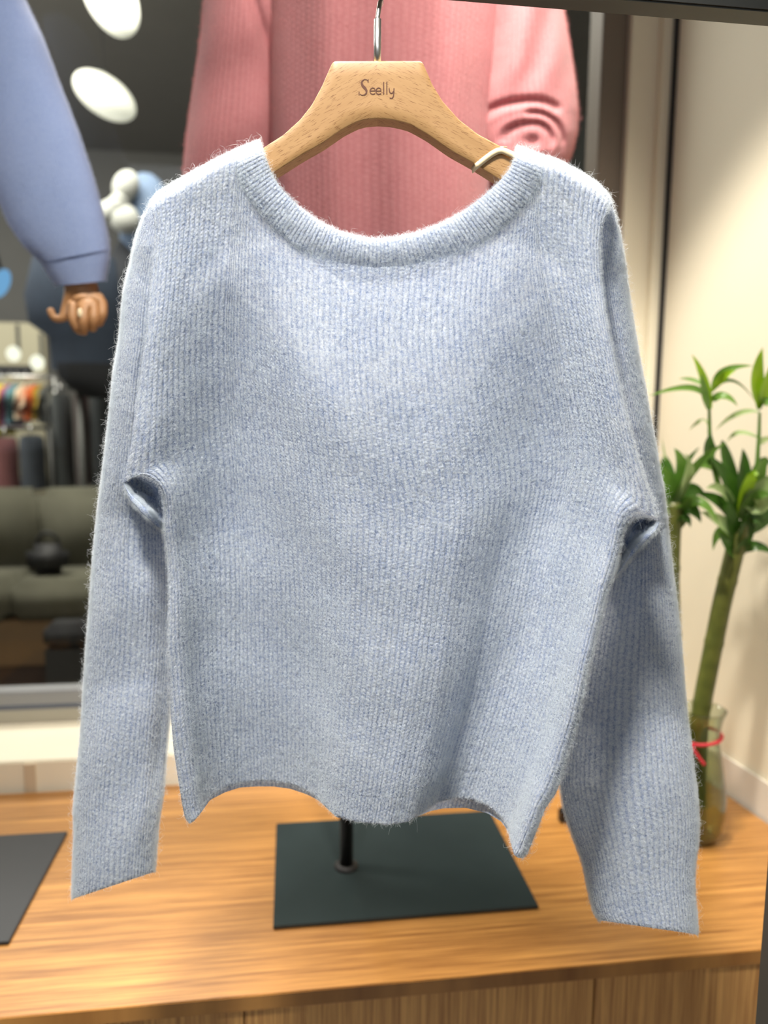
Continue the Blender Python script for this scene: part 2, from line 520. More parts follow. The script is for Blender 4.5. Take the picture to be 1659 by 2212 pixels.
# ------------------------------------------------------------------ garment rack
hc = hang([[817, 130]], 0.6585)[0]
rack = thing('garment_rack', 'charcoal metal garment rack whose rail crosses the top right corner', 'clothes rack', (0.36, hc[1], 0))
yb = hc[1] + 0.012
zb = at_y(1300, 29.5, yb)[2]
px_ = at_y(1654, 1906, yb)[0]
MB().box((-0.9, yb - 0.024, zb), (px_, yb, zb + 0.04), 0.0015).build('rail', M['rail'], rack)
MB().box((px_, yb - 0.0245, 0), (px_ + 0.026, yb + 0.0005, zb + 0.041), 0.0015).build('post', M['rail'], rack)
MB().box((-0.926, yb - 0.0245, 0), (-0.9, yb + 0.0005, zb + 0.041), 0.0015).build('post', M['rail'], rack)
for x in (px_ + 0.013, -0.913):
    MB().box((x - 0.014, yb - 0.26, 0), (x + 0.014, yb + 0.24, 0.02), 0.003).build('foot', M['rail'], rack)

# ------------------------------------------------------------------ hanger
hg = thing('clothes_hanger', 'pale beech wood hanger with brown lettering holding the ice blue sweater', 'hanger', tuple(hc))
up_L = [(815, 132), (722, 132.5), (717, 138), (706, 163), (695.5, 187), (674, 226.6), (648.5, 259), (612, 292), (576, 315), (545, 338), (500, 366), (450, 396), (395, 432), (364, 456)]
lo_L = [(815, 257), (790, 259), (771.5, 264), (742, 279), (695.5, 311), (648, 338), (587, 377), (520, 412), (450, 442), (400, 462), (370, 470)]
up_R = [(815, 132), (909, 132), (914, 137), (924, 160), (934, 183), (956, 219), (992, 259), (1032, 290), (1079, 315), (1112, 337), (1150, 364), (1200, 392), (1245, 424), (1270, 448)]
lo_R = [(815, 257), (847, 259), (883.6, 268), (923, 290), (974, 326), (1021, 352), (1071.7, 384), (1130, 414), (1190, 440), (1240, 462), (1262, 468)]


def hanger_arm(name, up, lo, mat):
    n = 90
    ku = {0: 0, 2: 0.2, len(up) - 1: 1}
    A = resample(up, n, 0.004, ku)
    B = resample(lo, n, 0.012, {0: 0, 3: 0.2, len(lo) - 1: 1})
    t = np.linspace(0, 1, n)
    df = 0.6515 + 0.0 * t
    db = 0.6690 + 0.0 * t
    r = 0.0016
    sec = []
    px_per = 0.655 / FPX
    e = r / px_per
    dirv = (A - B) / np.linalg.norm(A - B, axis=1)[:, None]
    for off_u, dd in ((-1, 0), (-0.29, 0.29), (0, 1)):
        pass
    ring = []
    def add(P, d): ring.append(hang(P, d))
    c = [(1.0, 0.0), (0.62, 0.08), (0.29, 0.29), (0.08, 0.62), (0.0, 1.0)]
    for k in c: add(B + dirv * e * k[1] * 1.0, df + r * k[0]) if False else None
    # front face, lower edge to upper edge, then over the top, back face, underside
    for a_, b_ in ((0.0, 1.0), (0.29, 0.29), (1.0, 0.0)): add(B + dirv * e * a_, df + r * b_)
    for f_ in (0.25, 0.5, 0.75): add(B + (A - B) * f_, df)
    for a_, b_ in ((1.0, 0.0), (0.29, 0.29), (0.0, 1.0)): add(A - dirv * e * a_, df + r * b_)
    # the back half keeps the same height in space: shift in picture space for the greater distance
    def back(Pf, d): 
        w = hang(Pf, df)
        return w + FH * (d - df)[:, None]
    for a_, b_ in ((0.0, 1.0), (0.29, 0.29), (1.0, 0.0)): ring.append(back(A - dirv * e * a_, db - r * b_))
    for f_ in (0.75, 0.5, 0.25): ring.append(back(B + (A - B) * f_, db))
    for a_, b_ in ((1.0, 0.0), (0.29, 0.29), (0.0, 1.0)): ring.append(back(B + dirv * e * a_, db - r * b_))
    P = np.stack(ring, 1)
    L = P - hc
    UV = np.stack([L @ R0, L[..., 2] - 0.5 * (L @ FH)], -1)
    o = grid(name, P, mat, hg, UV, close=True)
    bm = bmesh.new(); bm.from_mesh(o.data)
    bm.verts.ensure_lookup_table()
    k = P.shape[1]
    bm.faces.new([bm.verts[i] for i in range(k)])
    bm.faces.new([bm.verts[(n - 1) * k + i] for i in range(k)])
    bmesh.ops.recalc_face_normals(bm, faces=bm.faces)
    bm.to_mesh(o.data); bm.free()
    # exact uv on every corner
    co = np.array([v.co[:] for v in o.data.vertices])
    vi = np.array([l.vertex_index for l in o.data.loops])
    o.data.uv_layers[0].data.foreach_set('uv', np.stack([co[vi] @ R0, co[vi][:, 2] - 0.5 * (co[vi] @ FH)], 1).reshape(-1))
    o.data.polygons.foreach_set('use_smooth', np.ones(len(o.data.polygons), bool))
    try: o.data.set_sharp_from_angle(angle=math.radians(50))
    except Exception: pass
    return o


hanger_arm('hanger_arm', up_L, lo_L, beech('beech_left', -28))
hanger_arm('hanger_arm', up_R, lo_R, beech('beech_right', 22))
# hook
hk0 = hang([[815, 131.5]], 0.6585)[0]
hk1 = hang([[816, 42]], 0.6585)[0]
zt = zb + 0.04
pts = [hk0 - [0, 0, 0.01], hk1]
MB().tube(pts, 0.0030, 16).build('hook_stem', M['chrome'], hg, True)
w0 = hang([[815, 44]], 0.6585)[0]
w1 = hang([[818, 24]], 0.6600)[0]
w2 = hang([[821, 4]], 0.6640)[0]
yc = yb - 0.012
hook = [w0, 0.5 * (w0 + w1), w1, w2, (w2[0] + 0.002, yc + 0.014, zb - 0.006), (w2[0] + 0.002, yc + 0.0165, zb + 0.01), (w2[0] + 0.002, yc + 0.0165, zt - 0.004)]
for k in range(1, 9):
    an = math.pi * k / 8
    hook.append((w2[0] + 0.002, yc + 0.0165 * math.cos(an), zt - 0.003 + 0.0165 * math.sin(an) * 0.36))
hook += [(w2[0] + 0.002, yc - 0.0165, zt - 0.02)]
hook = resample(np.array(hook), 60, 0.006)
MB().tube(hook, 0.0019, 12).build('hook_wire', M['chrome'], hg, True)
# lettering: flat strokes on the front face (unit: crop px, 2.765 per photo px)
def stroke(bm, pts, wid):
    P = resample(pts, max(8, len(pts) * 5), 0.012)
    w = np.interp(np.linspace(0, 1, len(P)), np.linspace(0, 1, len(wid)), wid) * 1.3
    T = np.gradient(P, axis=0)
    T /= np.linalg.norm(T, axis=1)[:, None] + 1e-9
    Nn = np.stack([-T[:, 1], T[:, 0]], 1) * (w / 2)[:, None]
    def tow(Q): return hang(Q / 2.765 + np.array([540, 100]), 0.6513)
    A, B = tow(P + Nn), tow(P - Nn)
    va = [bm.verts.new(p) for p in A]
    vb = [bm.verts.new(p) for p in B]
    for i in range(len(P) - 1): bm.faces.new((va[i], va[i + 1], vb[i + 1], vb[i]))


bm = bmesh.new()
stroke(bm, [(704, 208), (697, 199), (684, 197), (671, 205), (666, 219), (673, 236), (687, 250), (696, 264), (695, 279), (683, 290), (667, 292), (656, 284)], [3.5, 4, 5, 7, 10, 12, 12, 10, 7, 5, 4, 3.5])
stroke(bm, [(706, 196), (705, 215)], [4, 4])
stroke(bm, [(652, 270), (651, 291)], [4, 4])
for dx in (0, 35):
    stroke(bm, [(717 + dx, 267), (747 + dx, 265), (745 + dx, 253), (733 + dx, 247), (721 + dx, 254), (716 + dx, 268), (721 + dx, 281), (734 + dx, 287), (748 + dx, 281)], [4.6] * 3)
stroke(bm, [(798, 213), (798, 286)], [5, 5])
stroke(bm, [(817, 213), (817, 286)], [5, 5])
stroke(bm, [(831, 250), (833, 270), (841, 281), (851, 279), (858, 268)], [5, 5])
stroke(bm, [(860, 250), (859, 280), (856, 300), (847, 311), (834, 309)], [5, 5])
s = MB(); s.bm.free(); s.bm = bm
s.build('lettering', M['print'], hg)


# rubber band around the right arm
def ribbon(name, C, wvec, th, mat, parent=None):
    C = np.asarray(C, float)
    T = np.gradient(C, axis=0)
    T /= np.linalg.norm(T, axis=1)[:, None]
    wv = np.asarray(wvec, float)
    wv = wv - T * (wv * T).sum(1)[:, None]
    nn = np.cross(T, wv)
    nn /= np.linalg.norm(nn, axis=1)[:, None]
    P = np.stack([C - wv - nn * th, C + wv - nn * th, C + wv + nn * th, C - wv + nn * th], 1)
    return grid(name, P, mat, parent, close=True)


bp = resample([(1020, 368), (1029, 359), (1046, 345), (1062, 333), (1075, 326), (1086, 325), (1098, 330), (1112, 337), (1128, 345)], 50, 0.02)
bd = np.interp(np.linspace(0, 1, 50), [0, 0.1, 0.2, 0.55, 0.8, 1], [0.660, 0.6512, 0.6505, 0.6500, 0.6495, 0.6500])
bC = hang(bp, bd)
bw = np.cross(np.gradient(bC, axis=0), FH)
bw = bw / np.linalg.norm(bw, axis=1)[:, None] * 0.0024
bnd = ribbon('rubber_band', bC, bw, 0.0004, M['rubber'])
tp = resample([(1078, 325), (1082, 317), (1090, 318)], 20, 0.05)
td = np.interp(np.linspace(0, 1, 20), [0, 0.4, 1], [0.6502, 0.6535, 0.668])
ribbon('band_loop', hang(tp, td), np.tile(R0 * 0.0024, (20, 1)), 0.0004, M['rubber'], bnd)
tag(bnd, 'amber rubber band looped round the right arm of the wooden hanger', 'rubber band')

# ------------------------------------------------------------------ the ice blue sweater
sw = thing('knit_sweater', 'fuzzy ice blue rib knit sweater hanging on the beech hanger', 'sweater', tuple(hc))
LEFT = [(409, 1779), (400, 1768), (397, 1755), (393, 1735), (386, 1690), (375, 1620), (370, 1560), (366, 1480), (360, 1400), (362, 1330), (364, 1260), (360, 1200), (355, 1145),
        (356.5, 1105), (354, 1078), (348, 1058), (333, 1040), (308, 1029), (286, 1028), (272, 1036), (268, 1046),
        (270, 1022), (276, 992), (283, 960), (290, 903), (301, 821), (312, 740), (320, 670), (325, 610), (331, 545), (334, 490), (329, 455), (327, 436)]
RIGHT = [(1130, 1853), (1140, 1841), (1146, 1828), (1160, 1792), (1178, 1746), (1202, 1712), (1220, 1660), (1235, 1610), (1250, 1560), (1263, 1500), (1270, 1450), (1284, 1400), (1299, 1340), (1308, 1290), (1325, 1249),
         (1333, 1226), (1340, 1188), (1345, 1158), (1353, 1136), (1369, 1123), (1388, 1117), (1410, 1120), (1424, 1128),
         (1421, 1100), (1400, 1050), (1379, 985), (1360, 917), (1341, 836), (1323, 754), (1311, 690), (1300, 607), (1296, 540), (1300, 490), (1312, 460), (1322, 444)]
kL = {0: 0.0, 12: 0.47, 20: 0.56, len(LEFT) - 1: 1.0}
kR = {0: 0.0, 14: 0.455, 22: 0.55, len(RIGHT) - 1: 1.0}
LS = [(409, 1779), (375, 1540), (354, 1290), (306, 1020), (300, 800), (324, 560), (327, 436)]
RS = [(1130, 1853), (1243, 1590), (1322, 1300), (1392, 1080), (1348, 840), (1306, 610), (1322, 444)]
HEM = [(409, 1779), (419, 1774), (428, 1763), (439, 1740), (454, 1723), (480, 1706), (519, 1692), (555, 1688), (591, 1688), (627, 1694), (663, 1708), (687, 1725), (707, 1746), (727, 1764),
       (770, 1776), (837, 1782), (880, 1776), (915, 1755), (943, 1733), (982, 1724), (1021, 1728), (1054, 1742), (1083, 1766), (1099, 1791), (1104, 1822), (1110, 1847), (1120, 1854), (1130, 1853)]
HEMB = [(415, 1770), (428, 1764), (454, 1728), (485, 1712), (519, 1701), (555, 1699), (591, 1699), (627, 1704), (663, 1716), (690, 1730), (727, 1766),
        (800, 1776), (837, 1776), (880, 1772), (930, 1752), (958, 1746), (1006, 1745), (1054, 1757), (1083, 1775), (1099, 1797), (1108, 1830), (1124, 1846)]
SEAM = [(512, 326), (512, 345), (517, 372), (530, 405), (551, 440), (590, 483), (635, 526), (690, 553), (745, 570), (805, 578), (870, 575), (930, 562), (1000, 540), (1060, 506), (1110, 463), (1148, 420), (1165, 382), (1170, 356), (1168, 338)]
NECK = [(561, 306), (567, 322), (576, 347), (589, 379), (607, 407), (641, 441), (690, 478), (740, 502), (800, 515), (850, 513), (900, 502), (960, 479), (1002, 455), (1042, 425), (1076, 395), (1101, 365), (1113, 335), (1117, 319)]
SHL = [(327, 436), (340, 420), (380, 396), (420, 373), (470, 346), (512, 326)]
SHR = [(1168, 338), (1200, 347), (1250, 373), (1292, 400), (1314, 425), (1322, 444)]
NU, NV = 240, 260
RIBS = 98


def hem_depth(P, z=0.362):
    r = rays(P)
    t = -z / r[:, 2]
    return t * (r @ FH)


def panel(hem, left, right, ls, rs, kl, kr, top, inset=0.0):
    u = np.linspace(0, 1, NU)
    v = np.linspace(0, 1, NV)
    B = resample(hem, NU, 0.004)
    T = resample(top, NU, 0.004)
    L = resample(left, NV, 0.003, kl)
    R = resample(right, NV, 0.003, kr)
    A = resample(ls, NV, 0.03)
    C = resample(rs, NV, 0.03)
    A += (L[0] - A[0]) * (1 - v)[:, None] + (L[-1] - A[-1]) * v[:, None]
    C += (R[0] - C[0]) * (1 - v)[:, None] + (R[-1] - C[-1]) * v[:, None]
    U, V = np.meshgrid(u, v)
    U, V = U[..., None], V[..., None]
    P = (1 - V) * B[None] + V * T[None] + (1 - U) * A[:, None] + U * C[:, None] \
        - ((1 - U) * (1 - V) * B[0] + U * (1 - V) * B[-1] + (1 - U) * V * T[0] + U * V * T[-1])
    P = P + (L - A)[:, None] * (1 - U) ** 24 + (R - C)[:, None] * U ** 24
    return P, U[..., 0], V[..., 0], B


def g(x, c, s): return np.exp(-0.5 * ((x - c) / s) ** 2)


top = np.array(SHL + SEAM[1:-1] + SHR)
P2, U, V, B = panel(HEM, LEFT, RIGHT, LS, RS, kL, kR, top)
dh = hem_depth(B)
w = np.interp(V, [0, 0.08, 0.25, 0.45, 0.65, 0.8, 1], [1, 0.93, 0.7, 0.42, 0.18, 0.05, 0])


def DB(y):                                                # distance of the front layer by height
    return np.interp((1780 - y) / 1460, [0, 0.5, 0.8, 1.0], [0.668, 0.662, 0.652, 0.6460])


Q = np.clip((1780 - P2[..., 1]) / 1460, 0, 1.02)
mixq = smoothstep(0.08, 0.3, V)
w = np.interp(V * (1 - mixq) + Q * mixq, [0, 0.08, 0.25, 0.45, 0.65, 0.8, 1], [1, 0.95, 0.78, 0.52, 0.24, 0.07, 0])
D = DB(P2[..., 1]) * (1 - w) + w * dh[None, :]
D = D + (0.014 - 0.008 * smoothstep(0.45, 0.52, Q)) * smoothstep(0.97, 0.8, Q) * (np.clip(1 - U / 0.045, 0, 1) ** 2 + np.clip(1 - (1 - U) / 0.045, 0, 1) ** 2)
# soft drape: sleeve flaps swell forward, hollows run from the shoulders to the waist
XL_, XR_ = P2[..., 0], P2[..., 0]
flap = smoothstep(0.36, 0.60, Q) * smoothstep(0.95, 0.72, Q)
D -= 0.011 * flap * (g(XL_, 335, 60) + g(XR_, 1330, 60))
D += 0.013 * smoothstep(0.1, 0.5, Q) * smoothstep(0.96, 0.5, Q) * (g(XL_, 490, 55) + g(XR_, 1180, 60))
D -= 0.006 * smoothstep(0.2, 0.5, Q) * smoothstep(0.9, 0.6, Q) * g(XL_, 730, 80)
D += 0.0016 * np.sin(XL_ * 0.021 + Q * 5) * smoothstep(0.85, 0.5, Q) * smoothstep(0.0, 0.2, U) * smoothstep(1.0, 0.8, U)
D += 0.0008 * np.sin(Q * 38 + 3 * np.sin(XL_ * 0.009)) * smoothstep(0.0, 0.15, Q) * smoothstep(0.7, 0.5, Q)
# over the hanger at the shoulders
us = np.concatenate([[0], np.cumsum(np.linalg.norm(np.diff(resample(top, NU), axis=0), axis=1))])
D += 0.012 * smoothstep(0.984, 1.0, V) * (smoothstep(0.20, 0.13, U) + smoothstep(0.80, 0.87, U))
FR = hang(P2.reshape(-1, 2), D.reshape(-1)).reshape(NV, NU, 3)
UVf = np.stack([U * RIBS, V * 150], -1)
kh = 13                                                   # rows of the hem band
SHEETS = []                                               # (points, uv, outward sign) for the fuzz
front = grid('front_panel', FR[kh:], M['knit'], sw, UVf[kh:])
UVh = UVf[:kh + 3].copy(); UVh[..., 0] *= 1.25
HB = FR[:kh + 3].copy()
HB[kh:] += FH * 0.0008
grid('hem_band', HB, M['knit'], front, UVh, solid=0.0020)
SHEETS.append((FR, UVf, 1, 1.0))

# back panel with its deep v neck
off = 7
LB = [(x + off, y) for x, y in LEFT[:13]] + [(352, 1080), (340, 1000), (330, 850), (333, 700), (334, 560), (331, 470), (329, 440)]
RB = [(x - off, y) for x, y in RIGHT[:15]] + [(1336, 1180), (1345, 1050), (1335, 880), (1318, 740), (1306, 600), (1306, 500), (1319, 448)]
LB[0], RB[0] = HEMB[0], HEMB[-1]
BN = [(545, 312), (553, 380), (572, 440), (608, 500), (668, 552), (750, 588), (830, 598), (920, 583), (1000, 545), (1068, 490), (1110, 430), (1134, 370), (1140, 330)]
topB = np.array([(329, 438), (342, 422), (380, 398), (420, 375), (470, 348)] + BN + [(1200, 350), (1250, 376), (1292, 402), (1312, 426), (1320, 446)])
PB, Ub, Vb, Bb = panel(HEMB, LB, RB, LS, RS, {0: 0, 12: 0.47, len(LB) - 1: 1}, {0: 0, 14: 0.455, len(RB) - 1: 1}, topB)
Db = D + 0.004 + (0.010 * smoothstep(0, 0.1, Ub) * smoothstep(1, 0.9, Ub)) + 0.009 * smoothstep(0.0, 0.12, Vb) * smoothstep(0, 0.08, Ub) * smoothstep(1, 0.92, Ub)
Db += (0.014 + 0.012 * np.clip((0.16 - np.minimum(Ub, 1 - Ub)) / 0.16, 0, 1)) * smoothstep(0.5, 0.9, Vb)
BK = hang(PB.reshape(-1, 2), Db.reshape(-1)).reshape(NV, NU, 3)
UVb = np.stack([Ub * RIBS, Vb * 150], -1)
grid('back_panel', BK, M['knit_in'], sw, UVb, flip=True)

# neckband
NT = 240
SE, NE = resample(SEAM, NT, 0.006), resample(NECK, NT, 0.006)
vv = np.concatenate([[-0.10, -0.05], np.linspace(0, 1, 20)])
PN = SE[None] * (1 - vv)[:, None, None] + NE[None] * vv[:, None, None]
tN = np.linspace(0, 1, NT)
Dn = DB(PN[..., 1]) - 0.0004 - 0.0026 * np.sin(np.pi * np.clip(vv, 0, 1))[:, None] + 0.02 * np.clip(-vv, 0, 1)[:, None] + 0.004 * (smoothstep(0.85, 1, vv) ** 2)[:, None] + 0 * tN[None]
Dn = Dn + (0.010 * (smoothstep(0.035, 0, tN) + smoothstep(0.965, 1, tN)))[None]
NB = hang(PN.reshape(-1, 2), Dn.reshape(-1)).reshape(22, NT, 3)
# inner turn of the band
turn = NB[-1][None] + FH * np.linspace(0, 0.004, 4)[1:, None, None] - np.array([0, 0, 1]) * np.linspace(0, 0.006, 4)[1:, None, None]
NBT = np.concatenate([NB, turn])
UVn = np.stack(np.meshgrid(tN * 96, np.linspace(0, 9, 25)), -1)
grid('neckband', NBT, M['knit'], sw, UVn, solid=0.0016)
SHEETS.append((NB, UVn[:22], 1, 1.3))

# shoulder tops closing front to back over the hanger
def shoulder(pts, name):
    Q = resample(pts, 60, 0.01)
    a0 = hang(Q, 0.6585)
    rows = []
    for f_ in np.linspace(0, 1, 9):
        rows.append(a0 + FH * (f_ * 0.020) + np.array([0, 0, 1]) * (0.003 * math.sin(math.pi * f_) - 0.0008))
    Ps = np.stack(rows)
    UVs = np.stack(np.meshgrid(np.linspace(0, 22, 60), np.linspace(0, 4, 9)), -1)
    grid(name, Ps, M['knit'], sw, UVs, solid=0.0015)
    SHEETS.append((Ps, UVs, 2, 1.6))


shoulder(SHL + [(561, 306)], 'shoulder')
shoulder([(1117, 319)] + SHR, 'shoulder')


# sleeves
def station_tube(Lp, Rp, dc, hd, n=48, pw=2.4, back_only=0.0):
    """closed rings between traced edges: Lp, Rp (k,2) picture points, dc centre distance, hd half thickness"""
    k = len(Lp)
    a = np.linspace(0, 2 * math.pi, n, endpoint=False)
    cx, sy = np.cos(a), np.sin(a)
    lx = np.sign(cx) * np.abs(cx) ** (2 / pw)
    ly = np.sign(sy) * np.abs(sy) ** (2 / pw)
    C, Hh = (Lp + Rp) / 2, (Rp - Lp) / 2
    P = C[:, None] + Hh[:, None] * lx[None, :, None]
    Dd = dc[:, None] - hd[:, None] * ly[None, :]
    return P, Dd, lx, ly, a


def sleeve(name, Lp, Rp, dcs, hds, ncuff, ribs, kick, mat, fuzzd=1.0, cuffname='cuff'):
    n = 170
    L, R = resample(Lp, n, 0.006, None), resample(Rp, n, 0.006, None)
    t = np.linspace(0, 1, n)
    dc = np.interp(t, *dcs)
    hd = np.interp(t, *hds)
    P, Dd, lx, ly, a = station_tube(L, R, dc, hd, 64)
    Dd = Dd + kick(t[:, None], lx[None], ly[None])
    G = hang(P.reshape(-1, 2), Dd.reshape(-1)).reshape(n, 64, 3)
    UVs = np.stack([np.tile(np.arange(64) / 64 * ribs, (n, 1)), np.tile(t[:, None] * 150, (1, 64))], -1)
    o = grid(name, G[:n - ncuff + 1], mat, sw, UVs[:n - ncuff + 1], close=True)
    cg = G[n - ncuff:]
    cuv = UVs[n - ncuff:].copy()
    ctr_ = cg.mean(1, keepdims=True)
    inner = [cg[-1 - j] * 0.93 + ctr_[-1 - j] * 0.07 for j in range(0, min(12, ncuff), 2)]
    cgi = np.concatenate([cg, np.stack(inner)])
    cuvi = np.concatenate([cuv, cuv[-1 - np.arange(0, min(12, ncuff), 2)]])
    grid(cuffname, cgi, mat, o, cuvi, close=True)
    SHEETS.append((np.concatenate([G, G[:, :1]], 1), np.concatenate([UVs, UVs[:, :1]], 1), 3, fuzzd))
    return o


SL_L = [(327, 437), (311, 470), (297, 512), (285, 570), (272, 622), (268, 660), (262, 730), (250, 800), (243, 870), (235, 940), (228, 1000), (220, 1060), (212, 1130), (205, 1200), (200, 1270), (195, 1340), (190, 1400), (183, 1500), (180, 1560), (175, 1620), (168, 1690), (162, 1750), (164, 1790), (162, 1850), (160, 1900), (159, 1941)]
SL_R = [(400, 470), (398, 500), (394, 560), (390, 620), (386, 680), (382, 740), (378, 800), (374, 860), (370, 920), (368, 980), (368, 1040), (370, 1100), (374, 1160), (376, 1220), (378, 1280), (378, 1340), (376, 1400), (372, 1460), (367, 1520), (361, 1580), (356, 1640), (350, 1715), (343, 1752), (338, 1790), (335, 1835), (331, 1884)]


def kickL(t, lx, ly):
    f = np.maximum(ly, 0)
    k = 0.0015 * np.sin(t * 31 + lx * 1.5) * f * smoothstep(0.2, 0.4, t)
    k = k + 0.012 * smoothstep(0.35, 0.95, lx) * f * smoothstep(0.4, 0.6, t) * smoothstep(0.95, 0.8, t)   # inner edge turns back
    k = k + 0.011 * smoothstep(-0.35, 0.25, lx) * f * smoothstep(0.08, 0.2, t) * smoothstep(0.6, 0.45, t)
    k = k - 0.004 * g(lx, 0.62, 0.1) * f * smoothstep(0.6, 0.75, t) * smoothstep(0.97, 0.9, t)
    return k


sleeve('sleeve', SL_L, SL_R, ([0, 0.1, 0.3, 0.45, 0.7, 1], [0.672, 0.688, 0.700, 0.722, 0.728, 0.702]), ([0, 0.06, 0.2, 0.8, 1], [0.004, 0.016, 0.022, 0.022, 0.018]), 24, 64, kickL, M['knit'])
SR_L = [(1250, 480), (1250, 520), (1255, 580), (1262, 640), (1270, 700), (1280, 760), (1290, 820), (1300, 880), (1308, 940), (1314, 1000), (1316, 1060), (1314, 1120), (1305, 1180), (1292, 1240), (1275, 1300), (1258, 1360), (1244, 1420), (1232, 1480), (1222, 1550), (1214, 1620), (1209, 1690), (1220, 1750), (1236, 1798), (1256, 1848), (1266, 1885), (1276, 1935), (1285, 1970), (1297, 1988)]
SR_R = [(1323, 444), (1335, 500), (1345, 560), (1355, 640), (1368, 720), (1380, 790), (1392, 850), (1400, 900), (1412, 960), (1420, 1010), (1430, 1060), (1437, 1120), (1443, 1180), (1450, 1240), (1458, 1300), (1465, 1360), (1470, 1420), (1475, 1480), (1480, 1540), (1488, 1600), (1495, 1660), (1503, 1720), (1507, 1780), (1504, 1830), (1497, 1875), (1497, 1930), (1503, 1985), (1503, 2018)]


def kickR(t, lx, ly):
    f = np.maximum(ly, 0)
    k = 0.0015 * np.sin(t * 27 + lx * 2.0 + 1) * f * smoothstep(0.3, 0.5, t)
    k = k + 0.011 * smoothstep(0.45, -0.1, lx) * f * smoothstep(0.08, 0.2, t) * smoothstep(0.6, 0.45, t)
    k = k + 0.012 * smoothstep(-0.35, -0.95, lx) * f * smoothstep(0.45, 0.6, t) * smoothstep(0.95, 0.8, t)
    return k


sleeve('sleeve', SR_L, SR_R, ([0, 0.1, 0.3, 0.45, 0.7, 1], [0.672, 0.688, 0.700, 0.722, 0.720, 0.675]), ([0, 0.06, 0.2, 0.8, 1], [0.004, 0.016, 0.022, 0.022, 0.018]), 19, 66, kickR, M['knit'])


# underarm folds: the pocket between the flap and the body side
def underarm(upper, lower, name):
    n = 40
    Au, Bl = resample(upper, n, 0.01), resample(lower, n, 0.01)
    s_ = np.linspace(0, 1, n)
    rows, uvs = [], []
    for k, t in enumerate(np.linspace(0, 1, 18)):
        Q = (Au + np.array([0, -5])) * (1 - t) + Bl * t
        bulge = math.sin(math.pi * min(t / 0.82, 1.0)) ** 0.8 if t < 0.82 else 0.0
        d = 0.676 + 0.034 * bulge * np.sin(np.pi * np.clip(s_ * 0.9 + 0.1, 0, 1)) ** 0.6 + 0 * s_
        rows.append(hang(Q, d))
    tg = np.gradient(Bl, axis=0)
    tg /= np.linalg.norm(tg, axis=1)[:, None]
    pn = np.stack([-tg[:, 1], tg[:, 0]], 1)
    pn *= np.sign((pn * (Au - Bl)).sum(1).sum())
    rows = rows[:16]
    taper = np.clip(np.minimum(s_, 1 - s_) / 0.2, 0.03, 1)[:, None]
    for an in np.linspace(-0.05 * math.pi, -0.9 * math.pi, 10):
        rows.append(hang(Bl + pn * (4 + 4 * math.sin(an)) * taper, 0.6785 - 0.003 * math.cos(an) * taper[:, 0]))
    for e in (0.4, 1.0):
        rows.append(hang(Bl + pn * 6 * taper, 0.684 + 0.03 * e + 0 * s_))
    Pp = np.stack(rows)
    UVp = np.stack(np.meshgrid(np.linspace(0, 4, n), np.linspace(0, 14, len(rows))), -1)
    grid(name, Pp, M['knit_deep'], sw, UVp)
    SHEETS.append((Pp[10:25], UVp[10:25], 1, 1.3))


underarm([(268, 1046), (272, 1036), (286, 1028), (308, 1029), (333, 1040), (348, 1058), (354, 1078), (357, 1105), (359, 1148)],
         [(268, 1046), (273, 1066), (281, 1082), (301, 1104), (316, 1118), (327, 1128), (340, 1139), (352, 1149), (362, 1158)], 'underarm_fold')
underarm([(1424, 1128), (1410, 1120), (1388, 1117), (1369, 1123), (1353, 1136), (1345, 1158), (1340, 1188), (1333, 1226), (1318, 1256)],
         [(1424, 1128), (1421, 1142), (1416, 1150), (1396, 1169), (1383, 1184), (1370, 1197), (1340, 1235), (1326, 1250), (1312, 1268)], 'underarm_fold')


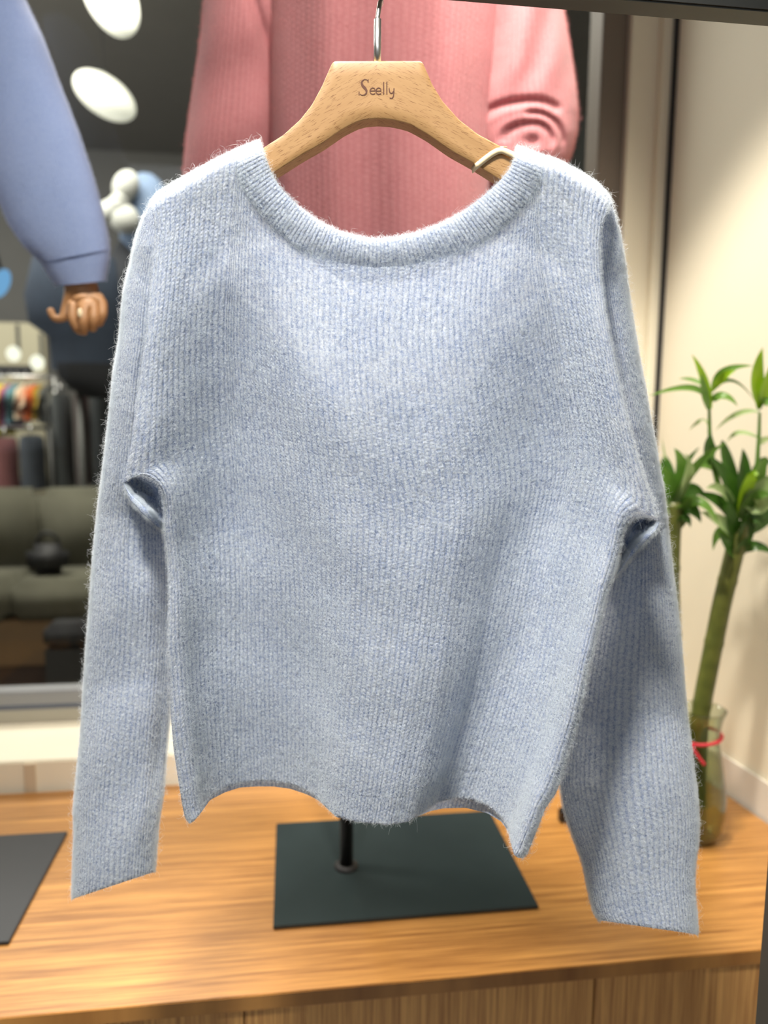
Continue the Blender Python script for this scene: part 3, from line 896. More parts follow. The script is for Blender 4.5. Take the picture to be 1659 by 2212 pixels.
# fuzz
def make_fuzz(name, sheets, count, mat, parent, lmin, lmax, rad, eye_side=True, stray=0.04):
    roots, norms, tang, ph = [], [], [], []
    areas, data = [], []
    for Pg, Ug, mode, wt in sheets:
        du = Pg[:-1, 1:] - Pg[:-1, :-1]
        dv = Pg[1:, :-1] - Pg[:-1, :-1]
        nn = np.cross(du, dv)
        ar = np.linalg.norm(nn, axis=-1)
        nn = nn / (ar[..., None] + 1e-12)
        mid = Pg[:-1, :-1]
        if mode == 1: sg = np.sign((nn * (EYE - mid)).sum(-1))
        elif mode == 2: sg = np.sign(nn[..., 2])
        else: sg = np.sign((nn * (mid - Pg[:-1].mean(1, keepdims=True))).sum(-1))
        nn = nn * sg[..., None]
        face = (nn * (EYE - mid)).sum(-1) / np.linalg.norm(EYE - mid, axis=-1)
        vis = np.where(face > -0.25, 1.0 + 2.2 * g(face, 0.0, 0.2), 0.12)
        ww = ar * wt * vis
        areas.append(ww.sum()); data.append((Pg, Ug, nn, ww, dv))
    areas = np.array(areas) / sum(areas)
    for (Pg, Ug, nn, ww, dv), fr in zip(data, areas):
        k = int(count * fr * 1.5)
        if k == 0: continue
        fl = rng.choice(ww.size, k, p=(ww / ww.sum()).reshape(-1))
        i, j = np.unravel_index(fl, ww.shape)
        a_, b_ = rng.random(k)[:, None], rng.random(k)[:, None]
        p = (Pg[i, j] * (1 - a_) + Pg[i, j + 1] * a_) * (1 - b_) + (Pg[i + 1, j] * (1 - a_) + Pg[i + 1, j + 1] * a_) * b_
        uu = Ug[i, j, 0] * (1 - a_[:, 0]) + Ug[np.minimum(i, Ug.shape[0] - 1), np.minimum(j + 1, Ug.shape[1] - 1), 0] * a_[:, 0]
        rg = np.abs(np.sin(np.pi * uu)) ** 1.5
        keep = rng.random(k) < 0.25 + 0.75 * rg
        roots.append(p[keep]); norms.append(nn[i, j][keep]); tang.append(dv[i, j][keep])
    roots, norms = np.concatenate(roots), np.concatenate(norms)
    k = len(roots)
    ln = lmin + (lmax - lmin) * rng.random(k) ** 2.2
    ln = np.where(rng.random(k) < stray, ln * (1.5 + 1.2 * rng.random(k)), ln)[:, None]
    rv = rng.normal(size=(k, 3)); rv /= np.linalg.norm(rv, axis=1)[:, None]
    tv = rv - norms * (rv * norms).sum(1)[:, None]
    rv2 = rng.normal(size=(k, 3)); rv2 /= np.linalg.norm(rv2, axis=1)[:, None]
    NP = 5
    pts = np.empty((k, NP, 3))
    for q_ in range(NP):
        s_ = q_ / (NP - 1)
        lift = (s_ - 0.5 * s_ * s_) * 0.95
        pts[:, q_] = roots + norms * (ln * lift) + tv * (ln * s_ * 0.62) + rv2 * (ln * 0.22 * math.sin(s_ * 4.2))
    l = np.zeros(3)
    q = parent
    while q is not None:
        l = l + np.array(q.location); q = q.parent
    pts -= l
    hc_ = bpy.data.hair_curves.new(name)
    hc_.add_curves([NP] * k)
    hc_.attributes['position'].data.foreach_set('vector', pts.reshape(-1).astype(np.float32))
    ra = hc_.attributes.new('radius', 'FLOAT', 'POINT') if 'radius' not in hc_.attributes else hc_.attributes['radius']
    rr = np.tile(np.linspace(1.0, 0.45, NP), k) * rad
    ra.data.foreach_set('value', rr.astype(np.float32))
    hc_.materials.append(mat)
    o = bpy.data.objects.new(name, hc_)
    link(o, parent)
    o['kind'] = 'stuff'
    return o


make_fuzz('fuzz', SHEETS, 1000000, M['fuzz'], sw, 0.0012, 0.0064, 0.000048)


# ------------------------------------------------------------------ clothed display mannequins behind
def px_tube(name, Lp, Rp, dcs, hds, mat, parent, n=110, m=72, ribs=70, kick=None, smooth=0.01, pw=2.2, sheet=None):
    L, R = resample(Lp, n, smooth), resample(Rp, n, smooth)
    t = np.linspace(0, 1, n)
    P, Dd, lx, ly, a = station_tube(L, R, np.interp(t, *dcs), np.interp(t, *hds), m, pw)
    if kick is not None: Dd = Dd + kick(P, lx[None], ly[None])
    G = hang(P.reshape(-1, 2), Dd.reshape(-1)).reshape(n, m, 3)
    UVs = np.stack([np.tile(np.arange(m) / m * ribs, (n, 1)), np.tile(t[:, None] * 120, (1, m))], -1)
    o = grid(name, G, mat, parent, UVs, close=True)
    if sheet is not None: sheet.append((np.concatenate([G, G[:, :1]], 1), np.concatenate([UVs, UVs[:, :1]], 1), 3, 1.0))
    return o


pole = at_z(748, 1872, TZ + 0.006)
m1 = thing('display_mannequin', 'black mannequin stand with square base plate, wearing the rose pink sweater', 'mannequin', (pole[0], pole[1], TZ))
c0 = at_z(590, 2003, TZ + 0.006); c1 = at_z(1163, 1955, TZ + 0.006); c3 = at_z(597, 1778, TZ + 0.006)
MB().box((0.5 * (c0[0] + c3[0]), 0.5 * (c0[1] + c1[1]), TZ), (c1[0], c3[1], TZ + 0.006), 0.0012).build('base_plate', M['plate'], m1)
MB().lathe((pole[0], pole[1], TZ + 0.006), [(0.021, 0), (0.021, 0.003), (0.014, 0.006), (0.0125, 0.007)], 28).build('flange', M['seal'], m1, True)
MB().tube([(pole[0], pole[1], TZ + 0.006), (pole[0], pole[1], 1.25)], 0.0122, 20).build('pole', plain('black_pole', (10, 10, 11), 0.4), m1, True)

linen = plain('linen_form', (200, 186, 164), 0.8)
pk = thing('pink_sweater', 'rose pink knit sweater worn by the mannequin behind the hanging sweater', 'sweater', (pole[0], pole[1], 1.1))
PS = []
DP = 1.345


def kickbody(P, lx, ly):
    f = np.maximum(ly, 0)
    return -0.010 * f * (np.sin(P[..., 0] * 0.02 + P[..., 1] * 0.004) + 0.6 * np.sin(P[..., 0] * 0.047 - P[..., 1] * 0.003))


px_tube('body', [(690, -420), (560, -330), (575, -150), (582, 0), (581, 120), (580, 260), (583, 400), (588, 600), (590, 850), (596, 1010)],
        [(960, -420), (1090, -330), (1085, -150), (1077, 0), (1070, 120), (1060, 220), (1056, 320), (1057, 410), (1058, 600), (1056, 850), (1046, 1010)],
        ([0, 1], [DP, DP]), ([0, 0.1, 1], [0.06, 0.10, 0.115]), M['pink'], pk, ribs=96, kick=kickbody, sheet=PS)

px_tube('torso', [(760, -470), (640, -300), (640, 400), (700, 900)], [(890, -470), (1010, -300), (1000, 400), (940, 900)], ([0, 1], [DP, DP]), ([0, 0.1, 1], [0.04, 0.055, 0.06]), linen, m1, n=30, m=32)


def kickl(P, lx, ly):
    f = np.maximum(ly, 0)
    cre = g((P[..., 0] - (548 + (P[..., 1]) * 0.30)), 0, 9) * smoothstep(160, 60, P[..., 1])
    return 0.02 * cre * f - 0.006 * f * np.sin(P[..., 1] * 0.03 + P[..., 0] * 0.012)


px_tube('sleeve', [(545, -350), (470, -260), (447, -120), (440, 0), (434, 70), (425, 140), (415, 205), (405, 275), (398, 340), (393, 420), (394, 520), (402, 620)],
        [(700, -300), (640, -200), (612, -100), (602, 0), (600, 70), (598, 140), (597, 205), (597, 275), (595, 340), (590, 420), (580, 520), (560, 620)],
        ([0, 1], [DP + 0.03, DP + 0.03]), ([0, 0.2, 1], [0.05, 0.075, 0.07]), M['pink'], pk, ribs=50, kick=kickl, sheet=PS)


def kickr(P, lx, ly):
    f = np.maximum(ly, 0) ** 0.5 * (ly > 0)
    x, y = P[..., 0], P[..., 1]
    dx, dy = x - 1152, y - 306
    ang = np.arctan2(-dy, dx)                            # 0 = right, pi/2 = up
    sx = np.where(dx < 0, 0.62, 1.0)
    r = np.hypot(dx * sx, dy)
    k = 0.015 * g(r, 40, 6) * smoothstep(-0.6, 0.3, ang) * smoothstep(3.6, 2.6, ang)
    k = k + 0.016 * g(r, 63, 5.5) * smoothstep(-0.5, 0.1, ang) * smoothstep(2.0, 1.6, ang)
    k = k + 0.022 * g(r, 88, 7) * smoothstep(0.75, 1.05, ang) * smoothstep(3.3, 2.7, ang)
    k = k + 0.016 * g(r, 0, 9) * smoothstep(0.0, 0.1, ang + 4)
    k = k - 0.006 * g(r, 52, 8) - 0.008 * g(r, 76, 9)
    k = k + 0.010 * smoothstep(215, 140, y) * np.sin(x * 0.075 + y * 0.02)
    return 0.5 * k * f


px_tube('sleeve', [(960, -300), (1040, -200), (1060, -100), (1062, 0), (1058, 60), (1050, 120), (1042, 180), (1038, 240), (1040, 300), (1048, 360), (1066, 420), (1080, 470)],
        [(1110, -350), (1170, -260), (1200, -120), (1214, 0), (1224, 60), (1234, 120), (1243, 180), (1248, 230), (1247, 280), (1236, 330), (1216, 375), (1195, 420)],
        ([0, 1], [DP + 0.02, DP + 0.02]), ([0, 0.2, 0.85, 1], [0.05, 0.08, 0.085, 0.05]), M['pink'], pk, n=240, m=240, ribs=52, kick=kickr, sheet=PS, smooth=0.006)
make_fuzz('fuzz', PS, 60000, M['pink_fuzz'], pk, 0.002, 0.008, 0.0001)

# left mannequin
lp0, lp1 = at_z(20, 2034, TZ + 0.006), at_z(145, 1795, TZ + 0.006)
pd = c1[0] - 0.5 * (c0[0] + c3[0])
xr_ = 0.5 * (lp0[0] + lp1[0])
pole2 = (xr_ - pd * 0.6, 0.5 * (lp0[1] + lp1[1]) + 0.01)
m2 = thing('display_mannequin', 'mannequin at the left edge with jointed wooden hand and black base plate', 'mannequin', (pole2[0], pole2[1], TZ))
MB().box((xr_ - pd, lp0[1], TZ), (xr_, lp1[1], TZ + 0.006), 0.0012).build('base_plate', plain('black_steel_plate', (36, 37, 42), 0.4, var=0.08, scale=20), m2)
MB().tube([(*pole2, TZ + 0.006), (*pole2, 1.2)], 0.0122, 20).build('pole', M['plate'], m2, True)
DL = 1.36
bs = thing('blue_sweater', 'cornflower blue knit sweater on the mannequin at the left edge', 'sweater', (pole2[0], pole2[1], 1.1))
BS = []
slv = px_tube('sleeve', [(-190, -380), (-130, -200), (-90, -60), (-70, 60), (-58, 180), (-48, 280), (-30, 370), (0, 441), (16, 480), (49, 529), (88, 567)],
              [(-60, -400), (-20, -200), (18, -90), (53, 0), (90, 77), (130, 184), (168, 282), (201, 380), (222, 456), (234, 512), (237, 538)],
              ([0, 1], [DL, DL]), ([0, 0.3, 1], [0.06, 0.065, 0.045]), M['blue'], bs, ribs=110, sheet=BS)
px_tube('cuff', [(88, 567), (97, 583), (108, 600), (121, 618)], [(237, 538), (236, 560), (232, 585), (228, 607)], ([0, 1], [DL, DL]), ([0, 1], [0.042, 0.036]), M['blue'], slv, n=24, ribs=70, sheet=BS)
px_tube('body', [(-520, -380), (-600, -200), (-590, 200), (-570, 700), (-540, 1000)], [(-220, -380), (-90, -200), (-110, 200), (-120, 700), (-130, 1000)], ([0, 1], [DL + 0.02, DL + 0.02]), ([0, 1], [0.08, 0.12]), M['blue'], bs, n=40)
px_tube('torso', [(-420, -420), (-520, -300), (-510, 400), (-440, 900)], [(-300, -420), (-190, -300), (-190, 400), (-250, 900)], ([0, 1], [DL + 0.02, DL + 0.02]), ([0, 1], [0.04, 0.07]), linen, m2, n=30, m=32)
make_fuzz('fuzz', BS, 26000, M['blue_fuzz'], bs, 0.002, 0.006, 0.0001)


# jointed wooden hand, one skinned surface
def skinned(name, chains, mat, parent, root=0):
    """chains: lists of (picture x, picture y, distance, radius); chains after the first start at a vertex index of the first"""
    verts, edges_, rad = [], [], []
    for ci, (start, ch) in enumerate(chains):
        prev = start
        for (x, y, d, r) in ch:
            verts.append(hang([[x, y]], d)[0]); rad.append(r)
            if prev is not None: edges_.append((prev, len(verts) - 1))
            prev = len(verts) - 1
    me = bpy.data.meshes.new(name)
    me.from_pydata([tuple(v) for v in verts], edges_, [])
    o = finish(name, me, mat, parent, False)
    md = o.modifiers.new('skin', 'SKIN')
    md.use_smooth_shade = True
    for i, sv in enumerate(me.skin_vertices[0].data):
        sv.radius = (rad[i], rad[i])
        sv.use_root = (i == root)
    o.modifiers.new('sub', 'SUBSURF').levels = 2
    o.modifiers['sub'].render_levels = 2
    return o


arm = skinned('hand', [
    (None, [(40, 330, DL, 0.034), (110, 470, DL, 0.030), (160, 570, DL, 0.026), (177, 612, DL, 0.027), (184, 640, DL, 0.029), (188, 656, DL, 0.024)]),
    (4, [(158, 655, DL - 0.018, 0.0105), (156, 688, DL - 0.030, 0.0092), (168, 712, DL - 0.026, 0.0082), (176, 717, DL - 0.008, 0.0070)]),
    (5, [(183, 668, DL - 0.026, 0.0105), (180, 694, DL - 0.036, 0.0094), (180, 716, DL - 0.028, 0.0084), (182, 716, DL - 0.008, 0.0070)]),
    (5, [(204, 664, DL - 0.022, 0.0102), (203, 690, DL - 0.032, 0.0090), (200, 710, DL - 0.024, 0.0080), (198, 708, DL - 0.006, 0.0068)]),
    (4, [(222, 655, DL - 0.014, 0.0095), (222, 680, DL - 0.026, 0.0082), (214, 700, DL - 0.020, 0.0072), (208, 698, DL - 0.004, 0.0062)]),
    (3, [(146, 660, DL - 0.006, 0.0110), (138, 688, DL - 0.012, 0.0098), (117, 690, DL - 0.016, 0.0085), (106, 664, DL - 0.018, 0.0066)]),
], M['handwood'], m2, 0)
MB().ball(hang([[173, 676]], DL - 0.042)[0], (0.0045, 0.003, 0.008)).build('pale_bead', M['pin'], arm, True)  # small pale bead in front of the index finger

# small black block on the counter between sweater body and sleeve
bk = at_z(1222, 1776, TZ)
b = MB().box((bk[0] - 0.013, bk[1] - 0.004, TZ), (bk[0] + 0.03, bk[1] + 0.012, TZ + 0.024), 0.002)
blk = b.build('sign_holder', plain('black_acrylic', (26, 24, 26), 0.25))
MB().box((bk[0] - 0.009, bk[1] + 0.002, TZ + 0.0241), (bk[0] + 0.026, bk[1] + 0.006, TZ + 0.030), 0.0008).build('slot_lip', M['seal'], blk)
tag(blk, 'small black block on the counter half hidden behind the right sleeve', 'sign holder')

# ------------------------------------------------------------------ lucky bamboo in a glass vase
vb = at_z(1500, 1808, TZ)
vs = thing('glass_vase', 'clear waisted glass vase of water standing by the right wall', 'vase', tuple(vb))
prof = [(0.030, 0.0), (0.040, 0.004), (0.047, 0.02), (0.053, 0.055), (0.052, 0.09), (0.044, 0.14), (0.036, 0.185), (0.033, 0.205), (0.0345, 0.225), (0.038, 0.245), (0.043, 0.257)]
pr = resample(prof, 40, 0.03)
MB().lathe(vb, [tuple(p) for p in pr] + [(p[0] - 0.0022, max(p[1], 0.006)) for p in pr[::-1]]).build('vessel', M['vase'], vs, True)
MB().lathe(vb, [(max(p[0] - 0.003, 0.01), max(p[1], 0.008)) for p in pr[:26]] + [(0.001, pr[25][1])]).build('water', M['water'], vs, True)
MB().lathe((vb[0], vb[1], TZ), [(0.029, 0.0005), (0.037, 0.005), (0.03, 0.010), (0.001, 0.010)]).build('heavy_base', plain('dark_olive_glass', (60, 62, 34), 0.2), vs, True)
YV = vb[1]


def vpt(x, y, dy=0.0): return at_y(x, y, YV + dy)


# red tie
tz_ = vpt(1510, 1590)[2] - TZ
ringr = np.interp(tz_, pr[:, 1], pr[:, 0]) + 0.0022
ring = [(vb[0] + ringr * math.cos(a_), vb[1] + ringr * math.sin(a_), TZ + tz_ + 0.006 * math.cos(a_)) for a_ in np.linspace(0, 2 * math.pi, 48)]
tie = MB().tube(ring, 0.0032, 8).build('red_tie', plain('red_ribbon', (214, 50, 66), 0.6), None, True)
tail = resample([(1492, 1604), (1500, 1622), (1512, 1640), (1522, 1652)], 20, 0.03)
MB().tube([vpt(x, y, -ringr - 0.006 - 0.0007 * max(0, y - 1604) * 0.3) for x, y in tail], 0.0032, 8).build('tail', tie.data.materials[0], tie, True)
tag(tie, 'red ribbon tied round the neck of the glass vase', 'ribbon')


def leafmat(name, c1, c2):
    k = N(name)
    tc = k.n('TexCoord')
    nz = k.n('TexNoise', {'Vector': tc.outputs['Object'], 'Scale': 30.0, 'Detail': 2.0})
    c = k.mix(nz.outputs[0], lin(c1), lin(c2))
    d = k.n('BsdfPrincipled', {'Base Color': c, 'Roughness': 0.35})
    t = k.n('BsdfTranslucent', {'Color': c})
    return k.done(k.n('MixShader', {0: 0.3, 1: d, 2: t}))


LM = [leafmat('leaf_deep', (44, 82, 26), (70, 112, 36)), leafmat('leaf_mid', (82, 130, 44), (124, 164, 74)),
      leafmat('leaf_fresh', (120, 170, 24), (168, 204, 40)), leafmat('leaf_pale', (140, 172, 110), (178, 200, 140))]


def leaf(parent, pts, wid, mat, dys=(0, 0, 0), fold=0.25, face=None):
    """pts: base, mid, tip in picture px; wid: full width in m"""
    n = 12
    A = np.array([vpt(p[0], p[1], d) for p, d in zip(pts, dys)])
    t = np.linspace(0, 1, n)[:, None]
    C = (1 - t) ** 2 * A[0] + 2 * t * (1 - t) * (2 * A[1] - 0.5 * (A[0] + A[2])) + t ** 2 * A[2]
    T = np.gradient(C, axis=0); T /= np.linalg.norm(T, axis=1)[:, None]
    f = np.array([0.15, -1, 0.35]) if face is None else np.asarray(face, float)
    sd = np.cross(T, f); sd /= np.linalg.norm(sd, axis=1)[:, None]
    nm = np.cross(sd, T)
    w = (np.sin(np.pi * np.clip(t[:, 0] * 0.94 + 0.06, 0, 1) ** 0.75) ** 0.85 * wid / 2)[:, None]
    P = np.stack([C + sd * w * k + nm * w * fold * abs(k) for k in (-1, -0.5, 0, 0.5, 1)], 1)
    return grid('leaf', P, mat, parent)


def stalk(label, ctrl, rad, leaves, shoots):
    base = vpt(*ctrl[0])
    o = thing('lucky_bamboo', label, 'plant', tuple(base), 'lucky bamboo stalks in the vase')
    C = resample(ctrl, 70, 0.02)
    dyc = np.interp(np.linspace(0, 1, 70), [0, 1], [0, 0])
    rr = np.full(70, rad)
    for k in (14, 27, 41, 55): rr[k] *= 1.07
    MB().tube([vpt(x, y) for x, y in C], rr, 18).build('stem', stem_mat, o, True)
    for pts, wd, mi, dys in leaves: leaf(o, pts, wd, LM[mi], dys)
    for ctrl2, r2, lv in shoots:
        C2 = resample(ctrl2, 24, 0.04)
        sh = MB().tube([vpt(x, y, -0.005) for x, y in C2], np.linspace(r2 * 1.3, r2 * 0.6, 24), 10).build('shoot', LM[1], o, True)
        for pts, wd, mi, dys in lv: leaf(sh, pts, wd, LM[mi], dys)
    return o


k = N('bamboo_stalk')
tc = k.n('TexCoord')
sp = k.n('SeparateXYZ', {0: tc.outputs['Object']})
nz = k.n('TexNoise', {'Vector': tc.outputs['Object'], 'Scale': 35.0, 'Detail': 3.0})
mz = k.math('ADD', k.math('MULTIPLY', nz.outputs[0], 1.0), k.math('MULTIPLY', k.math('PINGPONG', k.math('MULTIPLY', sp.outputs[2], 28.0), 0.5), 0.3), clamp=True)
stem_mat = k.done(k.n('BsdfPrincipled', {'Base Color': k.mix(mz, lin((52, 66, 22)), lin((112, 116, 52))), 'Roughness': 0.4}))

z3 = (0, -0.02, -0.03)
zb3 = (0, 0.02, 0.03)
rl = [
    ([(1592, 1130), (1570, 1040), (1530, 985)], 0.030, 0, (0, -0.01, -0.01)),
    ([(1600, 1120), (1606, 1030), (1604, 968)], 0.034, 0, (0, 0.01, 0.01)),
    ([(1600, 1120), (1632, 1040), (1655, 985)], 0.034, 1, z3),
    ([(1600, 1120), (1640, 1060), (1690, 1020)], 0.036, 3, z3),
    ([(1590, 1110), (1560, 1060), (1525, 1055)], 0.022, 3, (0, -0.02, -0.04)),
    ([(1595, 1110), (1560, 1020), (1495, 1010)], 0.030, 1, zb3),
    ([(1598, 1120), (1615, 1040), (1638, 1028)], 0.034, 2, (0, -0.03, -0.05)),
    ([(1598, 1130), (1630, 1080), (1665, 1070)], 0.034, 1, z3),
    ([(1595, 1150), (1560, 1090), (1500, 1065)], 0.030, 0, zb3),
    ([(1590, 1160), (1560, 1130), (1512, 1105)], 0.028, 3, z3),
    ([(1590, 1170), (1555, 1150), (1540, 1190)], 0.022, 1, z3),
    ([(1600, 1150), (1640, 1120), (1690, 1110)], 0.040, 0, zb3),
    ([(1595, 1170), (1622, 1120), (1650, 1140)], 0.034, 0, z3),
    ([(1598, 1200), (1580, 1130), (1572, 1080)], 0.034, 0, (0, -0.015, -0.02)),
    ([(1598, 1200), (1612, 1140), (1628, 1090)], 0.034, 0, (0, -0.015, -0.02)),
    ([(1600, 1190), (1635, 1180), (1675, 1200)], 0.020, 0, z3),
    ([(1590, 1200), (1572, 1180), (1552, 1150)], 0.026, 0, z3),
    ([(1594, 1205), (1606, 1180), (1622, 1160)], 0.030, 0, (0, -0.015, -0.02)),
    ([(1600, 1110), (1570, 1000), (1560, 950)], 0.030, 0, zb3),
    ([(1600, 1110), (1640, 1010), (1664, 1005)], 0.026, 0, zb3),
    ([(1610, 1090), (1640, 1092), (1680, 1060)], 0.03, 3, (0, -0.03, -0.05)),
]
sh1 = ([(1555, 1060), (1540, 1000), (1533, 940), (1532, 880)], 0.0042, [
    ([(1533, 885), (1518, 820), (1494, 765)], 0.021, 2, (0, -0.01, -0.02)),
    ([(1532, 885), (1520, 850), (1516, 805)], 0.022, 1, (0, -0.02, -0.03)),
    ([(1532, 870), (1490, 838), (1398, 857)], 0.013, 1, (0, -0.02, -0.04)),
    ([(1530, 840), (1500, 822), (1466, 818)], 0.010, 1, (0, 0.02, 0.03)),
    ([(1538, 840), (1565, 802), (1628, 790)], 0.015, 1, (0, -0.02, -0.03)),
    ([(1538, 845), (1560, 815), (1590, 800)], 0.017, 2, (0, -0.02, -0.03)),
    ([(1536, 865), (1565, 856), (1594, 878)], 0.016, 1, (0, -0.02, -0.03)),
    ([(1534, 850), (1580, 822), (1630, 866)], 0.007, 0, (0, 0.02, 0.03)),
    ([(1534, 930), (1518, 908), (1488, 930)], 0.010, 3, (0, 0.03, 0.05)),
    ([(1536, 1000), (1530, 970), (1536, 935)], 0.030, 0, (0, -0.01, -0.01)),
])
sh2 = ([(1625, 1080), (1636, 1000), (1640, 930), (1641, 890)], 0.0040, [
    ([(1643, 878), (1632, 820), (1648, 750)], 0.034, 2, (0, -0.02, -0.03)),
    ([(1643, 876), (1660, 820), (1676, 770)], 0.030, 2, (0, -0.02, -0.03)),
    ([(1640, 885), (1636, 870), (1630, 850)], 0.014, 1, (0, 0, 0)),
    ([(1642, 880), (1658, 868), (1690, 872)], 0.018, 1, (0, -0.02, -0.03)),
    ([(1638, 890), (1590, 895), (1545, 930)], 0.010, 3, (0, 0.03, 0.05)),
    ([(1636, 945), (1595, 935), (1570, 955)], 0.010, 3, (0, 0.03, 0.05)),
    ([(1638, 960), (1650, 950), (1672, 945)], 0.012, 3, (0, 0.03, 0.05)),
])
stalk('thick green bamboo stalk leaning right from the vase with two tall shoots',
      [(1506, 1785), (1505, 1680), (1510, 1560), (1522, 1490), (1540, 1400), (1560, 1300), (1580, 1220), (1597, 1150), (1600, 1120)], 0.0165, rl, [sh1, sh2])
ll = [
    ([(1455, 1090), (1470, 1020), (1456, 968)], 0.036, 1, z3),
    ([(1455, 1090), (1485, 1020), (1478, 980)], 0.020, 3, (0, -0.03, -0.05)),
    ([(1470, 1070), (1482, 1030), (1486, 995)], 0.040, 3, (0, -0.04, -0.06)),
    ([(1460, 1080), (1500, 1010), (1570, 955)], 0.018, 1, (0, -0.03, -0.06)),
    ([(1455, 1090), (1440, 1040), (1415, 1000)], 0.034, 1, z3),
    ([(1452, 1100), (1438, 1020), (1440, 985)], 0.034, 0, zb3),
    ([(1455, 1110), (1430, 1080), (1412, 1055)], 0.028, 3, z3),
    ([(1460, 1110), (1490, 1100), (1515, 1130)], 0.030, 0, z3),
    ([(1462, 1100), (1510, 1085), (1552, 1132)], 0.022, 1, (0, -0.03, -0.05)),
    ([(1462, 1100), (1490, 1060), (1525, 1070)], 0.030, 0, zb3),
    ([(1455, 1080), (1470, 1020), (1512, 965)], 0.016, 0, zb3),
    ([(1455, 1120), (1480, 1090), (1490, 1075)], 0.024, 1, z3),
    ([(1455, 1100), (1445, 1050), (1430, 945)], 0.012, 3, zb3),
    ([(1460, 1150), (1478, 1120), (1492, 1140)], 0.022, 0, z3),
]
stalk('upright green bamboo stalk half hidden behind the right sleeve',
      [(1482, 1785), (1470, 1680), (1462, 1560), (1452, 1400), (1447, 1250), (1450, 1150), (1456, 1085)], 0.0165, ll, [])

# ------------------------------------------------------------------ outside the window
def ov(x, y, Y): return at_y(x, y, Y)


refl_g = glow('spot_reflection_glow', (246, 246, 226), 1.0)
for (x, y, rx, rz, Y, tilt, lab) in ((238, -8, 0.125, 0.20, 4.2, -25, 'white glowing oval for a spotlight reflection at the top window edge'),
                                  (226, 207, 0.185, 0.106, 4.7, 28, 'tilted white glowing oval for a spotlight reflection lower in the window')):
    c = ov(x, y, Y)
    lo_ = thing('spot_reflection', lab, 'lamp', tuple(c))  # glowing oval imitates a spotlight reflection in the glass; cord and cap are added
    k = N('reflection_glow_oval')
    gm = k.n('TexCoord')
    em = k.n('Emission', {'Color': lin((244, 244, 222)), 'Strength': 0.62})
    df = k.n('BsdfPrincipled', {'Base Color': lin((240, 240, 230)), 'Roughness': 0.4})
    mt = k.done(k.n('AddShader', {0: em, 1: df}))
    MB().ball(c, (rx, rx * 0.8, rz), Matrix.Rotation(math.radians(tilt), 3, 'Y'), 28).build('shade', mt, lo_, True)
    MB().tube([c + np.array([0, 0, rz * 0.8]), (c[0], c[1], 3.7)], 0.003, 8).build('added_cord', M['seal'], lo_, True)
    MB().lathe((c[0], c[1], c[2] + rz * 0.7), [(0.03, 0), (0.03, 0.05), (0.012, 0.07)], 16).build('cap', M['rail'], lo_, True)

# pale blue jacket with white ruffles on a dark dummy
c = ov(300, 470, 4.6)
jd = thing('dressed_dummy', 'pale blue jacket with white ruffled scarf on a display dummy outside', 'mannequin', (c[0], c[1], 0))
MB().ball(ov(318, 490, 4.6), (0.16, 0.12, 0.30)).build('jacket', plain('pale_denim', (112, 132, 160), 0.9, var=0.2), jd, True)
for (x, y, rx, rz) in ((272, 402, 0.07, 0.09), (255, 445, 0.06, 0.07), (268, 472, 0.09, 0.08), (236, 458, 0.06, 0.07), (262, 430, 0.05, 0.03)):
    MB().ball(ov(x, y, 4.45), (rx, 0.06, rz), Matrix.Rotation(0.5, 3, 'Y')).build('ruffle', plain('white_ruffle', (186, 188, 182), 0.8), jd, True)
MB().ball(ov(290, 640, 4.6), (0.16, 0.12, 0.35)).build('skirt', plain('charcoal_skirt', (44, 46, 50), 0.9), jd, True)
MB().tube([(c[0], c[1], 0.0), (c[0], c[1], 1.3)], 0.02, 12).build('pole', M['rail'], jd, True)
MB().lathe((c[0], c[1], 0), [(0.16, 0), (0.16, 0.012), (0.02, 0.02)]).build('base', M['rail'], jd, True)

# navy coat
c = ov(165, 700, 4.35)
nc = thing('coat_dummy', 'long navy coat with flared black hem on a dummy outside the window', 'mannequin', (c[0], c[1], 0))
px_n = 3.6 / FPX


def ring_tube(name, pts, Y, mat, parent, dep=0.4):
    """pts: (xl, xr, y) picture rows at depth Y, closed elliptical body"""
    rows = []
    for xl, xr2, y in pts:
        a_, b_ = ov(xl, y, Y), ov(xr2, y, Y)
        cc, hw = (a_ + b_) / 2, np.linalg.norm(b_ - a_) / 2
        rows.append([cc + np.array([hw * math.cos(q), hw * dep * math.sin(q), 0]) for q in np.linspace(0, 2 * math.pi, 28, endpoint=False)])
    G = np.array(rows)
    return grid(name, G, mat, parent, close=True)


ring_tube('coat', [(120, 200, 520), (70, 250, 560), (52, 262, 640), (62, 262, 700), (105, 262, 730), (112, 262, 800)], 4.35, plain('navy_wool', (42, 52, 66), 0.95, var=0.25, scale=10), nc)
ring_tube('flared_hem', [(118, 262, 785), (126, 270, 815), (150, 276, 840), (190, 280, 860)], 4.33, plain('black_wool', (22, 24, 27), 0.95), nc)
MB().tube([(c[0], c[1], 0.0), (c[0], c[1], 1.5)], 0.02, 12).build('pole', M['rail'], nc, True)
MB().lathe((c[0], c[1], 0), [(0.16, 0), (0.16, 0.012), (0.02, 0.02)]).build('base', M['rail'], nc, True)
# blue sign lamp at the left edge
c = ov(2, 612, 4.0)
bl = thing('wall_lamp', 'glowing sky blue oval lamp at the left edge outside', 'lamp', tuple(c))
MB().ball(c, (0.04, 0.03, 0.075), Matrix.Rotation(math.radians(25), 3, 'Y')).build('shade', glow('sky_blue_glow', (120, 178, 226), 0.9), bl, True)
MB().tube([c + np.array([0, 0.0, 0.07]), c + np.array([-0.05, 0.0, 0.3])], 0.01, 8).build('bracket', M['rail'], bl, True)

